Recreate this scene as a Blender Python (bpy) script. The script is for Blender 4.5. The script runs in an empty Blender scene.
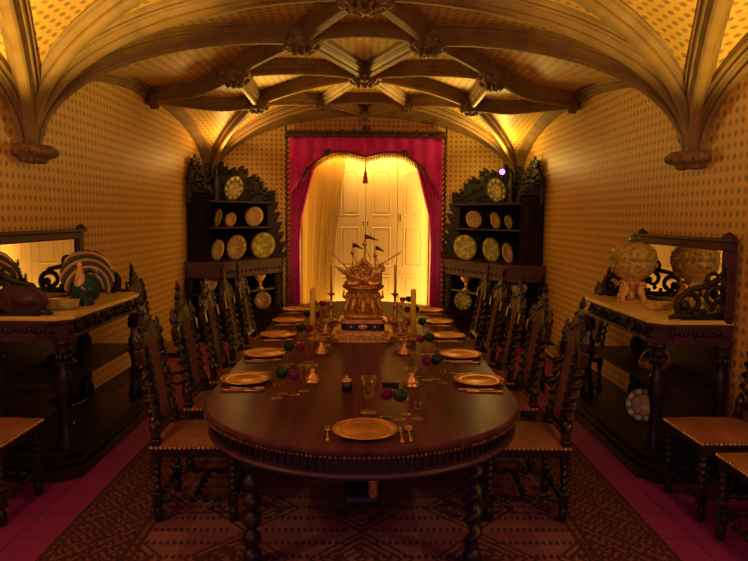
import bpy, math, random
from mathutils import Matrix, Vector
PI = math.pi
C = bpy.context.scene.collection
rnd = random.Random(7)
sin, cos = math.sin, math.cos

# ------------------------------------------------------------------ mesh builder
class MB:
    def __init__(s, xf=None):
        s.v = []; s.f = []; s.sm = []; s.uv = None; s.xf = xf
    def add(s, vs, fs, smooth=False, xf=None):
        b = len(s.v)
        for p in vs:
            p = Vector(p)
            if xf is not None: p = xf @ p
            if s.xf is not None: p = s.xf @ p
            s.v.append(p)
        for f in fs:
            s.f.append([b + i for i in f]); s.sm.append(smooth)
        return s
    def box(s, x0, x1, y0, y1, z0, z1, xf=None, bev=0.0):
        x0, x1 = min(x0, x1), max(x0, x1); y0, y1 = min(y0, y1), max(y0, y1)
        if bev <= 0:
            v = [(x, y, z) for z in (z0, z1) for y in (y0, y1) for x in (x0, x1)]
            return s.add(v, [(0, 2, 3, 1), (4, 5, 7, 6), (0, 1, 5, 4), (2, 6, 7, 3), (0, 4, 6, 2), (1, 3, 7, 5)], False, xf)
        b = min(bev, (x1 - x0) * .45, (y1 - y0) * .45, (z1 - z0) * .45)
        def ring(i, z): return [(x0 + i, y0, z), (x1 - i, y0, z), (x1, y0 + i, z), (x1, y1 - i, z), (x1 - i, y1, z), (x0 + i, y1, z), (x0, y1 - i, z), (x0, y0 + i, z)]
        def sh(z, k):
            r = ring(b, z)
            return [(min(max(x, x0 + k), x1 - k), min(max(y, y0 + k), y1 - k), z) for x, y, z in r]
        v = sh(z0, b * .6) + ring(b, z0 + b) + ring(b, z1 - b) + sh(z1, b * .6)
        f = [tuple(range(7, -1, -1)), tuple(range(24, 32))]
        for k in range(3):
            for i in range(8):
                j = (i + 1) % 8
                f.append((k * 8 + i, k * 8 + j, k * 8 + 8 + j, k * 8 + 8 + i))
        return s.add(v, f, False, xf)
    def rings(s, rs, closed=True, caps=True, smooth=True, xf=None):
        n = len(rs[0]); v = [p for r in rs for p in r]; f = []
        for k in range(len(rs) - 1):
            for i in range(n if closed else n - 1):
                j = (i + 1) % n
                f.append((k * n + i, k * n + j, (k + 1) * n + j, (k + 1) * n + i))
        if caps:
            f.append(tuple(range(n - 1, -1, -1))); f.append(tuple((len(rs) - 1) * n + i for i in range(n)))
        return s.add(v, f, smooth, xf)
    def lathe(s, prof, n=16, xf=None, lobes=0, amp=0.0, sq=1.0, arc=None):
        rs = []
        for r, z in prof:
            rr = []
            for i in range(n):
                a = 2 * PI * i / n
                q = r * (1 + amp * cos(lobes * a)) if lobes else r
                rr.append((q * cos(a), q * sin(a) * sq, z))
            rs.append(rr)
        return s.rings(rs, xf=xf)
    def sphere(s, c, r, sc=(1, 1, 1), n=8, m=5, xf=None):
        t = Matrix.Translation(c) @ Matrix.Diagonal((sc[0], sc[1], sc[2], 1))
        if xf is not None: t = xf @ t
        pr = [(max(r * sin(PI * k / m), r * .02), -r * cos(PI * k / m)) for k in range(m + 1)]
        return s.lathe(pr, n, t)
    def tube(s, pts, rad, n=8, xf=None, caps=True):
        pts = [Vector(p) for p in pts]; rs = []; up = None
        for i, p in enumerate(pts):
            t = (pts[min(i + 1, len(pts) - 1)] - pts[max(i - 1, 0)])
            if t.length < 1e-9: t = Vector((0, 0, 1))
            t.normalize()
            if up is None:
                up = Vector((0, 0, 1)) if abs(t.z) < .9 else Vector((1, 0, 0))
            a = up - t * up.dot(t)
            if a.length < 1e-6: a = t.orthogonal()
            a.normalize(); up = a; b = t.cross(a)
            r = rad[i] if isinstance(rad, (list, tuple)) else rad
            rs.append([p + (a * cos(2 * PI * k / n) + b * sin(2 * PI * k / n)) * r for k in range(n)])
        return s.rings(rs, xf=xf, caps=caps)
    def twist(s, p0, p1, R, e, turns, n=8, per=9, xf=None):
        """barley-twist bar: a round section whose centre winds round the axis"""
        p0, p1 = Vector(p0), Vector(p1); t = (p1 - p0).normalized()
        a = t.orthogonal().normalized(); b = t.cross(a); K = max(4, int(abs(turns) * per)); rs = []
        for k in range(K + 1):
            u = k / K; ph = 2 * PI * turns * u; fade = min(1, u * 10, (1 - u) * 10)
            c = p0.lerp(p1, u) + (a * cos(ph) + b * sin(ph)) * e * fade
            rs.append([c + (a * cos(2 * PI * i / n) + b * sin(2 * PI * i / n)) * R for i in range(n)])
        return s.rings(rs, xf=xf)
    def prism(s, poly, h0, h1, xf=None, smooth=False):
        """poly in XY, extruded along Z"""
        n = len(poly)
        ar = sum(poly[i][0] * poly[(i + 1) % n][1] - poly[(i + 1) % n][0] * poly[i][1] for i in range(n))
        if ar < 0: poly = poly[::-1]
        v = [(x, y, h0) for x, y in poly] + [(x, y, h1) for x, y in poly]
        f = [tuple(range(n - 1, -1, -1)), tuple(range(n, 2 * n))] + [(i, (i + 1) % n, n + (i + 1) % n, n + i) for i in range(n)]
        return s.add(v, f, smooth, xf)
    def disc(s, c, r, n=20):
        return s.lathe([(r, c[2] - .002), (r, c[2] + .002)], n, Matrix.Translation((c[0], c[1], 0)))
    def foliage(s, pts, r, xf=None, depth=.6, leaf=True):
        for (x, y, z) in pts:
            q = r * rnd.uniform(.7, 1.25)
            s.sphere((x, y, z), q, (1, depth, 1), 6, 4, xf)
            if leaf:
                a = rnd.uniform(0, 2 * PI); L = q * 1.9
                s.tube([(x, y, z), (x + cos(a) * L * .6, y - q * .35, z + sin(a) * L * .6), (x + cos(a + .5) * L, y - q * .1, z + sin(a + .5) * L)], [q * .5, q * .4, q * .1], 5, xf)
        return s
    def build(s, name, mat, parent=None, loc=None, fixn=True):
        me = bpy.data.meshes.new(name)
        me.from_pydata([tuple(p) for p in s.v], [], s.f)
        me.polygons.foreach_set('use_smooth', s.sm)
        if s.uv:
            l = me.uv_layers.new(name='UVMap')
            for lo in me.loops: l.data[lo.index].uv = s.uv[lo.vertex_index]
        if mat: me.materials.append(mat)
        if fixn:
            import bmesh
            bm = bmesh.new(); bm.from_mesh(me); bmesh.ops.recalc_face_normals(bm, faces=bm.faces); bm.to_mesh(me); bm.free()
        me.update()
        o = bpy.data.objects.new(name, me); C.objects.link(o)
        if parent: o.parent = parent
        if loc: o.location = loc
        return o

def T(x=0, y=0, z=0): return Matrix.Translation((x, y, z))
def RX(a): return Matrix.Rotation(a, 4, 'X')
def RY(a): return Matrix.Rotation(a, 4, 'Y')
def RZ(a): return Matrix.Rotation(a, 4, 'Z')
def S(x, y, z): return Matrix.Diagonal((x, y, z, 1))

def thing(name, label, cat, loc=(0, 0, 0), rot=0, group=None):
    o = bpy.data.objects.new(name, None); C.objects.link(o); o.empty_display_size = .05
    o.location = loc; o.rotation_euler = (0, 0, rot); return tag(o, label, cat, group)
def tag(o, label, cat, group=None):
    o['label'] = label; o['category'] = cat
    if group: o['group'] = group
    return o
def struct(o):
    o['kind'] = 'structure'; return o
def copy_tree(o, parent=None):
    c = o.copy(); C.objects.link(c)
    if parent: c.parent = parent
    for ch in [q for q in bpy.data.objects if q.parent == o]: copy_tree(ch, c)
    return c
def dup(o, label, loc=None, rot=None, scale=None, group=None):
    c = copy_tree(o); c['label'] = label
    if loc is not None: c.location = loc
    if rot is not None: c.rotation_euler = (0, 0, rot) if not isinstance(rot, tuple) else rot
    if scale is not None: c.scale = (scale,) * 3 if not isinstance(scale, tuple) else scale
    if group: c['group'] = group
    return c

# ------------------------------------------------------------------ materials
class E:
    """tiny expression builder over Math nodes"""
    def __init__(s, nt, sock): s.nt = nt; s.k = sock
    def op(s, o, *a, clamp=False):
        n = s.nt.nodes.new('ShaderNodeMath'); n.operation = o; n.use_clamp = clamp
        for i, x in enumerate((s,) + a):
            if isinstance(x, E): s.nt.links.new(x.k, n.inputs[i])
            else: n.inputs[i].default_value = x
        return E(s.nt, n.outputs[0])
    def __add__(s, o): return s.op('ADD', o)
    def __sub__(s, o): return s.op('SUBTRACT', o)
    def __mul__(s, o): return s.op('MULTIPLY', o)
    def __truediv__(s, o): return s.op('DIVIDE', o)
    def fr(s): return s.op('FRACT')
    def fl(s): return s.op('FLOOR')
    def ab(s): return s.op('ABSOLUTE')
    def lt(s, o): return s.op('LESS_THAN', o)
    def gt(s, o): return s.op('GREATER_THAN', o)
    def mx(s, o): return s.op('MAXIMUM', o)
    def mn(s, o): return s.op('MINIMUM', o)
    def cos(s): return s.op('COSINE')
    def sin(s): return s.op('SINE')
    def mod(s, o): return s.op('FLOORED_MODULO', o)
def nm(name):
    m = bpy.data.materials.new(name); m.use_nodes = True
    nt = m.node_tree; return m, nt, nt.nodes['Principled BSDF']
def mixc(nt, fac, a, b):
    n = nt.nodes.new('ShaderNodeMix'); n.data_type = 'RGBA'
    for sock, v in ((n.inputs[0], fac), (n.inputs[6], a), (n.inputs[7], b)):
        if isinstance(v, E): nt.links.new(v.k, sock)
        elif isinstance(v, bpy.types.NodeSocket): nt.links.new(v, sock)
        elif isinstance(v, (tuple, list)): sock.default_value = (*v[:3], 1)
        else: sock.default_value = v
    return n.outputs[2]
def noise(nt, scale, detail=3, coord='Object', stretch=None):
    tc = nt.nodes.new('ShaderNodeTexCoord'); n = nt.nodes.new('ShaderNodeTexNoise')
    n.inputs['Scale'].default_value = scale; n.inputs['Detail'].default_value = detail
    if stretch:
        mp = nt.nodes.new('ShaderNodeMapping'); mp.inputs['Scale'].default_value = stretch
        nt.links.new(tc.outputs[coord], mp.inputs[0]); nt.links.new(mp.outputs[0], n.inputs[0])
    else: nt.links.new(tc.outputs[coord], n.inputs[0])
    return E(nt, n.outputs['Fac'])
def bump(nt, b, h, strength=.3, dist=.01):
    n = nt.nodes.new('ShaderNodeBump'); n.inputs['Strength'].default_value = strength; n.inputs['Distance'].default_value = dist
    nt.links.new(h.k, n.inputs['Height']); nt.links.new(n.outputs[0], b.inputs['Normal'])
def mat(name, col, rough=.5, metal=0.0, col2=None, scale=12, bmp=0.0, stretch=None, trans=0.0, spec=.5, sheen=0):
    m, nt, b = nm(name)
    b.inputs['Roughness'].default_value = rough; b.inputs['Metallic'].default_value = metal
    b.inputs['Specular IOR Level'].default_value = spec
    if trans: b.inputs['Transmission Weight'].default_value = trans
    if sheen: b.inputs['Sheen Weight'].default_value = sheen
    nz = noise(nt, scale, 4, stretch=stretch)
    fac = ((nz - .35) * 3.3).mx(0).mn(1)
    nt.links.new(mixc(nt, fac, col, col2 or tuple(c * .72 for c in col)), b.inputs['Base Color'])
    if bmp: bump(nt, b, nz, bmp)
    return m
M = {}
M['wood'] = mat('dark_carved_walnut', (.022, .016, .019), .40, 0, (.009, .006, .008), 9, .25, (1, 1, .25), spec=.38)
M['wood_gloss'] = mat('polished_twist_walnut', (.034, .018, .014), .2, 0, (.014, .008, .007), 9, .1, spec=.7)
M['wood_red'] = mat('reddish_mahogany', (.078, .026, .046), .45, 0, (.046, .016, .026), 6, .15, (.4, 2, 2), spec=.3)
M['table'] = mat('polished_table_wood', (.125, .040, .046), .26, 0, (.062, .021, .027), 3.0, .015, (5, .5, 5), spec=.07)
M['table'].node_tree.nodes['Principled BSDF'].inputs['IOR'].default_value = 1.25
M['wood_matt'] = mat('dull_dark_walnut', (.022, .013, .016), .7, 0, (.009, .005, .007), 9, .25, (1, 1, .25), spec=.0)
M['wood_matt'].node_tree.nodes['Principled BSDF'].inputs['IOR'].default_value = 1.1
M['panel'] = mat('brown_leather_panel', (.17, .062, .070), .6, 0, (.11, .042, .047), 14, .3, spec=.15)
M['seat'] = mat('tan_leather_seat', (.33, .135, .055), .55, 0, (.22, .085, .038), 10, .3)
M['gold'] = mat('gilded_metal', (.86, .50, .13), .33, .8, (.70, .38, .09), 18, .1)
M['goldrough'] = mat('chased_gilt', (1.0, .68, .12), .30, .55, (.45, .24, .06), 60, .8)
M['darkgilt'] = mat('dark_gilt_carving', (.20, .10, .03), .45, .6, (.05, .02, .01), 40, .8)
M['stone'] = mat('ochre_painted_stone', (.33, .21, .065), .62, 0, (.23, .145, .045), 5, .25, spec=.3)
M['bossm'] = mat('carved_boss_stone', (.32, .20, .08), .62, 0, (.17, .10, .04), 22, .6, spec=.3)
M['marble'] = mat('veined_marble_top', (.95, .72, .20), .3, 0, (.78, .56, .14), 4, .0)
M['silver'] = mat('tarnished_silver', (.55, .42, .30), .25, 1)
M['dark'] = mat('black_fluted', (.012, .012, .010), .35)
M['candle'] = mat('yellow_candle_wax', (1.0, .72, .06), .5, 0, (.95, .66, .05))
M['candle'].node_tree.nodes['Principled BSDF'].inputs['Subsurface Weight'].default_value = .8
M['candle'].node_tree.nodes['Principled BSDF'].inputs['Subsurface Radius'].default_value = (.06, .04, .01)
M['candle'].node_tree.nodes['Principled BSDF'].inputs['Subsurface Scale'].default_value = .6
M['velvet'] = mat('crimson_velvet', (.82, .012, .44), .75, 0, (.62, .008, .32), 8, .2, sheen=.3)
M['fringe'] = mat('red_gold_fringe', (.42, .12, .06), .7, 0, (.30, .05, .04), 90, .6)
M['cream'] = mat('cream_painted_wood', (.88, .70, .38), .5, 0, (.84, .66, .35), 3)
M['white'] = mat('whitewashed_jamb', (.80, .70, .62), .6)
M['tureen'] = mat('gilt_openwork_ceramic', (.85, .68, .13), .28, .15, (.40, .32, .08), 34, .9)
M['coral'] = mat('coral_pink_ceramic', (.80, .44, .13), .35, 0, (.88, .62, .18), 30, .3)
M['majgreen'] = mat('green_majolica', (.03, .11, .05), .2, 0, (.10, .16, .06), 14, .2)
M['majblue'] = mat('dark_teal_majolica', (.012, .04, .045), .15, 0, (.02, .08, .06), 14, .2)
M['dish'] = mat('yellow_green_dish', (.55, .50, .16), .3, 0, (.25, .36, .10), 30, .3)
M['purplelens'] = None
def glassm(name, col, rough=.03, alpha=.5):
    m, nt, b = nm(name)
    b.inputs['Base Color'].default_value = (*col, 1); b.inputs['Roughness'].default_value = rough
    b.inputs['Transmission Weight'].default_value = .85; b.inputs['IOR'].default_value = 1.45
    return m
def clearglass():
    m, nt, b = nm('clear_crystal'); out = nt.nodes['Material Output']
    tr = nt.nodes.new('ShaderNodeBsdfTransparent'); tr.inputs[0].default_value = (.96, .92, .84, 1)
    gl = nt.nodes.new('ShaderNodeBsdfGlossy'); gl.inputs['Roughness'].default_value = .06; gl.inputs['Color'].default_value = (1, .9, .7, 1)
    lw = nt.nodes.new('ShaderNodeLayerWeight'); lw.inputs[0].default_value = .28
    mx = nt.nodes.new('ShaderNodeMixShader'); nt.links.new(lw.outputs['Facing'], mx.inputs[0])
    nt.links.new(tr.outputs[0], mx.inputs[1]); nt.links.new(gl.outputs[0], mx.inputs[2]); nt.links.new(mx.outputs[0], out.inputs[0]); return m
M['gclear'] = clearglass()
M['ggreen'] = glassm('green_glass', (.02, .22, .07))
M['gruby'] = glassm('ruby_glass', (.60, .02, .32))
def mirror():
    m, nt, b = nm('mirror_glass'); b.inputs['Metallic'].default_value = 1; b.inputs['Roughness'].default_value = .03
    nz = noise(nt, 4); nt.links.new(mixc(nt, nz, (.85, .80, .68), (.72, .68, .56)), b.inputs['Base Color']); return m
M['mirror'] = mirror()

def uvE(nt, coord='UV'):
    tc = nt.nodes.new('ShaderNodeTexCoord'); sp = nt.nodes.new('ShaderNodeSeparateXYZ')
    nt.links.new(tc.outputs[coord], sp.inputs[0]); return E(nt, sp.outputs[0]), E(nt, sp.outputs[1])
def wallpaper():
    m, nt, b = nm('ochre_star_wallpaper')
    u, v = uvE(nt); p = .074
    U, V = u / p, v / p
    fu, fv = U.fr() - .5, V.fr() - .5
    r = (fu * fu + fv * fv).op('SQRT'); th = fv.op('ARCTAN2', fu)
    edge = (th * 8).cos() * .09 + .27
    star = ((edge - r) * 14 + .5).mx(0).mn(1)
    core = ((r * -1 + .07) * 20).mx(0).mn(1)
    par = (U.fl() + V.fl()).mod(2.0)
    mot = mixc(nt, par, (.36, .085, .022), (.10, .085, .030))
    # small leaf sprigs between stars
    gu, gv = (U + .5).fr() - .5, (V + .5).fr() - .5
    d2 = (gu.ab() * 1.3 + gv.ab())
    dot = ((d2 * -1 + .13) * 12).mx(0).mn(1)
    nz = noise(nt, 1.6, 3)
    base = mixc(nt, nz, (.80, .53, .12), (.70, .455, .09))
    c1 = mixc(nt, dot * .45, base, (.42, .20, .05))
    c2 = mixc(nt, star * .72, c1, mot)
    c3 = mixc(nt, core * .6, c2, (.7, .5, .15))
    nt.links.new(c3, b.inputs['Base Color']); b.inputs['Roughness'].default_value = .5
    b.inputs['Specular IOR Level'].default_value = .35
    return m
M['paper'] = wallpaper()
def tiles():
    m, nt, b = nm('terracotta_floor_tiles')
    x, y = uvE(nt, 'Object'); p = .30
    fx, fy = (x / p + .1).fr(), (y / p).fr()
    g = fx.mn(fy).lt(.03); nz = noise(nt, 5, 4)
    c = mixc(nt, nz, (.34, .035, .26), (.24, .025, .18))
    nt.links.new(mixc(nt, g, c, (.10, .03, .03)), b.inputs['Base Color']); b.inputs['Roughness'].default_value = .42
    return m
M['tiles'] = tiles()
def rug():
    m, nt, b = nm('patterned_oriental_rug')
    x, y = uvE(nt, 'Object')
    HW = 1.60
    d = (x.ab() * -1 + HW)                       # distance in from the long edge
    stripe = lambda a, c: d.gt(a) * d.lt(c)
    zig = ((d / .085).fr() - .5).ab() + (y / .17).fr()          # lattice of slanting bars
    lat = ((zig * 2).fr() - .5).ab().lt(.22)
    lat2 = (((d + y) / .052).fr() - .5).ab().lt(.24) * (((d - y) / .104).fr()).gt(.3)
    border = lat.mx(lat2)
    cx = (x / .62 + .5).fr() - .5; cy = (y / .56).fr() - .5
    rr = cx.ab() * 1.2 + cy.ab()
    ring = (((rr * 9).fr() - .5).ab().lt(.2)) * rr.lt(.52)
    dash = ((x / .035).fr().lt(.55)) * ((y / .14).fr().lt(.28)) * cx.ab().gt(.12)
    vor = nt.nodes.new('ShaderNodeTexVoronoi'); vor.inputs['Scale'].default_value = 17
    tc = nt.nodes.new('ShaderNodeTexCoord'); nt.links.new(tc.outputs['Object'], vor.inputs[0])
    blot = E(nt, vor.outputs['Distance']).gt(.62) * rr.lt(.42)
    field = ring.mx(dash).mx(blot)
    inb = d.lt(.40)
    pat = border * inb + field * (inb * -1 + 1)
    lines = stripe(.0, .022).mx(stripe(.045, .062)).mx(stripe(.40, .425)).mx(stripe(.45, .47)).mx(stripe(.20, .212)).mx(stripe(.225, .237))
    pat = pat.mx(lines).mn(1)
    nz = noise(nt, 40, 2); nb = noise(nt, 1.2, 2)
    cell = ((x / .62 + .5).fl() + (y / .56).fl()).mod(2.0) * d.gt(.47)
    light = mixc(nt, nb, mixc(nt, cell, (.26, .10, .12), (.40, .21, .19)), (.19, .075, .095))
    col = mixc(nt, pat * .86, light, (.030, .014, .018))
    nt.links.new(mixc(nt, nz * .5, col, (.12, .04, .04)), b.inputs['Base Color'])
    b.inputs['Roughness'].default_value = .95; b.inputs['Specular IOR Level'].default_value = .1
    bump(nt, b, nz, .3)
    return m
M['rug'] = rug()
def platem(name, rim, mid, inner, k=9, metal=0.0, r0=.13, rough=.25):
    """painted plate: concentric bands in local XY"""
    m, nt, b = nm(name); x, y = uvE(nt, 'Object')
    r = (x * x + y * y).op('SQRT') / r0; th = y.op('ARCTAN2', x)
    pet = ((th * k).cos() * .5 + .5)
    band = r.gt(.62); nz = noise(nt, 24, 3)
    c = mixc(nt, ((nz - .42) * 6).mx(0).mn(1), inner, mid)
    c2 = mixc(nt, pet.gt(.45) * (r.lt(.92)), rim, mid)
    c = mixc(nt, band, c, c2)
    c = mixc(nt, ((r - .62).ab().lt(.03)).mx((r - .95).ab().lt(.04)), c, tuple(q * .5 for q in rim))
    nt.links.new(c, b.inputs['Base Color']); b.inputs['Roughness'].default_value = rough; b.inputs['Metallic'].default_value = metal
    return m
M['pl_green'] = platem('green_painted_faience', (.22, .28, .10), (.80, .72, .32), (.52, .42, .16), 10)
M['pl_gold'] = platem('brass_repousse_plate', (.98, .74, .28), (.85, .58, .18), (1.0, .76, .30), 14, .2)
M['pl_tan'] = platem('ochre_painted_faience', (.80, .56, .24), (.50, .34, .14), (.82, .60, .28), 12)
M['pl_yellow'] = platem('yellow_green_faience', (.80, .70, .14), (.42, .45, .10), (.85, .75, .20), 7)
def peacock():
    m, nt, b = nm('banded_tail_majolica'); x, y = uvE(nt, 'Object')
    tc = nt.nodes.new('ShaderNodeTexCoord'); sp = nt.nodes.new('ShaderNodeSeparateXYZ'); nt.links.new(tc.outputs['Object'], sp.inputs[0])
    z = E(nt, sp.outputs[2]) - .10
    xx = E(nt, sp.outputs[0])
    r = (xx * xx + z * z).op('SQRT')
    f = (r / .052).fr(); idx = f.lt(.33); i2 = f.gt(.7)
    c = mixc(nt, idx, (.05, .12, .05), (.62, .48, .20)); c = mixc(nt, i2, c, (.20, .07, .05))
    nt.links.new(c, b.inputs['Base Color']); b.inputs['Roughness'].default_value = .18
    return m
M['peacock'] = peacock()
def sheer():
    m, nt, b = nm('sheer_yellow_curtain'); out = nt.nodes['Material Output']
    b.inputs['Roughness'].default_value = .8
    nz = noise(nt, 6, 2, stretch=(4, 1, .3))
    nt.links.new(mixc(nt, nz, (.50, .30, .03), (.45, .27, .025)), b.inputs['Base Color'])
    tr = nt.nodes.new('ShaderNodeBsdfTransparent'); tl = nt.nodes.new('ShaderNodeBsdfTranslucent'); tl.inputs[0].default_value = (.48, .30, .03, 1)
    a = nt.nodes.new('ShaderNodeMixShader'); a.inputs[0].default_value = .45
    nt.links.new(b.outputs[0], a.inputs[1]); nt.links.new(tl.outputs[0], a.inputs[2])
    c = nt.nodes.new('ShaderNodeMixShader'); c.inputs[0].default_value = .28
    nt.links.new(a.outputs[0], c.inputs[1]); nt.links.new(tr.outputs[0], c.inputs[2]); nt.links.new(c.outputs[0], out.inputs[0])
    return m
M['sheer'] = sheer()
def emis(name, col, st):
    m, nt, b = nm(name); b.inputs['Emission Color'].default_value = (*col, 1); b.inputs['Emission Strength'].default_value = st
    b.inputs['Base Color'].default_value = (*col, 1); return m
M['led'] = emis('violet_lamp_lens', (.40, .12, 1.0), 5.0)

# ------------------------------------------------------------------ the room
W, Y0, Y1, YC = 2.4, -.6, 10.05, 4.7
def fx(x):
    a = min(1, abs(x) / 2.31); return 2.14 + 1.06 * (1 - a ** 2.05) ** (1 / 2.05)
def gy(y):
    c = 7.375 if y > YC else 2.05
    t = min(1, abs((y - c) / ((2.675 if y > YC else 2.65) - .09))); return 2.12 + .80 * (1 - t ** 2.2) ** (1 / 2.2)
def SF(x, y):
    a, b = fx(x), gy(y); k = .10
    h = max(k - abs(a - b), 0) / k
    return max(a, b) + h * h * k * .25
WEB = .15
def web(x, y): return SF(x, y) + WEB
# ceiling web
NX, NY = 48, 110
xs = [-W * cos(PI * i / NX) for i in range(NX + 1)]
ys = [Y0 + (Y1 - Y0) * j / NY for j in range(NY + 1)]
mb = MB(); mb.uv = []; vs = []; fs = []
for j, y in enumerate(ys):
    pts = [(x, y, web(x, y)) for x in xs]
    L = [0]
    for i in range(NX): L.append(L[-1] + (Vector(pts[i + 1]) - Vector(pts[i])).length)
    for i in range(NX + 1): vs.append(pts[i]); mb.uv.append((y, L[i] - L[NX // 2] + 50))
for j in range(NY):
    for i in range(NX):
        a = j * (NX + 1) + i; fs.append((a, a + 1, a + NX + 2, a + NX + 1))
mb.add(vs, fs, True); struct(mb.build('ceiling', M['paper'], fixn=False))
# side walls
for s, nmn in ((-1, 'wall_left'), (1, 'wall_right')):
    mb = MB(); mb.uv = []; vs = []; fs = []
    for j, y in enumerate(ys):
        for z in (0, web(s * W, y) + .03): vs.append((s * W, y, z)); mb.uv.append((y + 20, z))
    for j in range(NY): fs.append((2 * j, 2 * j + 2, 2 * j + 3, 2 * j + 1))
    mb.add(vs, fs); struct(mb.build(nmn, M['paper'], fixn=False))
# back wall with the window opening, near wall
OX0, OX1, OZ = -.98, 1.04, 2.72
for nmn, y, op in (('wall_back', Y1, True), ('wall_near', Y0, False)):
    mb = MB(); mb.uv = []; xx = sorted(set(xs + ([OX0, OX1] if op else [])))
    for i in range(len(xx) - 1):
        a, b = xx[i], xx[i + 1]; z0 = OZ if (op and a >= OX0 - 1e-6 and b <= OX1 + 1e-6) else 0
        q = [(a, y, z0), (b, y, z0), (b, y, web(b, y) + .03), (a, y, web(a, y) + .03)]
        mb.add(q, [(0, 1, 2, 3)]); mb.uv += [(p[0] + 20 + .02, p[2]) for p in q]
    struct(mb.build(nmn, M['paper'], fixn=False))
mb = MB(); mb.box(-W, W, Y0, Y1 + .4, -.06, 0); struct(mb.build('floor', M['tiles']))
# window recess
mb = MB(); mb.box(OX0 - .05, OX0, Y1, Y1 + .36, 0, OZ); mb.box(OX1, OX1 + .05, Y1, Y1 + .36, 0, OZ); mb.box(OX0 - .05, OX1 + .05, Y1 + .01, Y1 + .36, OZ, OZ + .06)
struct(mb.build('trim_window_recess', M['white']))
mb = MB(); mb.box(OX0 - .05, OX1 + .05, Y1 + .36, Y1 + .40, 0, OZ + .06); struct(mb.build('wall_behind_window', M['white']))
# baseboards
for s, n in ((-1, 'baseboard_left'), (1, 'baseboard_right')):
    mb = MB(); mb.box(s * W, s * (W - .025), Y0, Y1, 0, .14); struct(mb.build(n, M['wood']))

# ribs
PROF = [(.0, 0), (.026, .004), (.044, .020), (.044, .042), (.034, .054), (.034, .066), (.052, .082), (.064, .100), (.064, .108), (.078, .112), (.086, .124), (.082, .138), (.074, .142), (.086, .165), (.110, .180), (.112, .27)]
TN = [0]
def trim_name():
    TN[0] += 1; return 'trim_%d' % TN[0]
def rib(p, q, sc=1.0, n=18, dz0=0, dz1=0, sag=0.0, mat_='stone', w=None, lift=0.0):
    ww = sc if w is None else w
    path = []
    for i in range(n + 1):
        t = (1 - cos(PI * i / n)) / 2
        # cluster samples to the steep ends
        x = p[0] + (q[0] - p[0]) * t; y = p[1] + (q[1] - p[1]) * t
        path.append(Vector((x, y, SF(x, y) + dz0 * (1 - t) + dz1 * t + lift + sag * 4 * t * (1 - t))))
    # resample evenly by length
    L = [0]
    for i in range(n): L.append(L[-1] + (path[i + 1] - path[i]).length)
    m = n + 10; out = []
    for k in range(m + 1):
        s_ = L[-1] * k / m; i = 0
        while i < n - 1 and L[i + 1] < s_: i += 1
        u = (s_ - L[i]) / max(L[i + 1] - L[i], 1e-9); out.append(path[i].lerp(path[i + 1], u))
    pl = Vector((q[0] - p[0], q[1] - p[1], 0)).normalized(); lat = Vector((-pl.y, pl.x, 0)); rs = []
    for k, c in enumerate(out):
        t = (out[min(k + 1, m)] - out[max(k - 1, 0)]).normalized(); up = lat.cross(t)
        if up.z < 0 or (abs(up.z) < 1e-6): up = -up
        pr = [(-a * ww, b * sc) for a, b in PROF[::-1]] + [(a * ww, b * sc) for a, b in PROF[1:]]
        rs.append([c + lat * a + up * b for a, b in pr])
    mb = MB(); mb.rings(rs, closed=False, caps=False, smooth=True)
    o = mb.build(trim_name(), M[mat_]); struct(o); o.data.set_sharp_from_angle(angle=.5)
    return o
def boss(x, y, r, h=.10, dz=-.05, lob=8):
    z = SF(x, y) + dz; mb = MB()
    mb.lathe([(r * .45, z + .26), (r * .8, z + .16), (r * 1.0, z + .10), (r, z + .06), (r * .9, z + .03), (r * .45, z), (.01, z - .01)], 20, T(x, y, 0), lob, .06)
    for k in range(lob):
        a = 2 * PI * k / lob
        mb.sphere((x + cos(a) * r * .78, y + sin(a) * r * .78, z + .035), r * .26, (1, 1, .8), 8, 5)
        mb.sphere((x + cos(a + .3) * r * 1.0, y + sin(a + .3) * r * 1.0, z + .08), r * .17, (1, 1, 1), 6, 4)
        mb.tube([(x + cos(a + .39) * r * .2, y + sin(a + .39) * r * .2, z - .005), (x + cos(a + .3) * r * .45, y + sin(a + .3) * r * .45, z - .02), (x + cos(a + .5) * r * .65, y + sin(a + .5) * r * .65, z + .02)], [r * .08, r * .10, r * .05], 6)
    mb.sphere((x, y, z - .01), r * .26, (1, 1, .7), 10, 6)
    return struct(mb.build(trim_name(), M['bossm']))
B1 = 7.375
A = lambda s: (s * .55, 5.80); D = lambda s: (s * .56, 8.95); H = lambda s: (s * 1.28, 6.55); F = lambda s: (s * 1.32, 8.15)
K = lambda s: (s * 2.36, B1); Cc = (0, B1); I = (0, YC); J = (0, Y1 - .05)
CO = lambda s, y: (s * 2.31, y)
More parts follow.
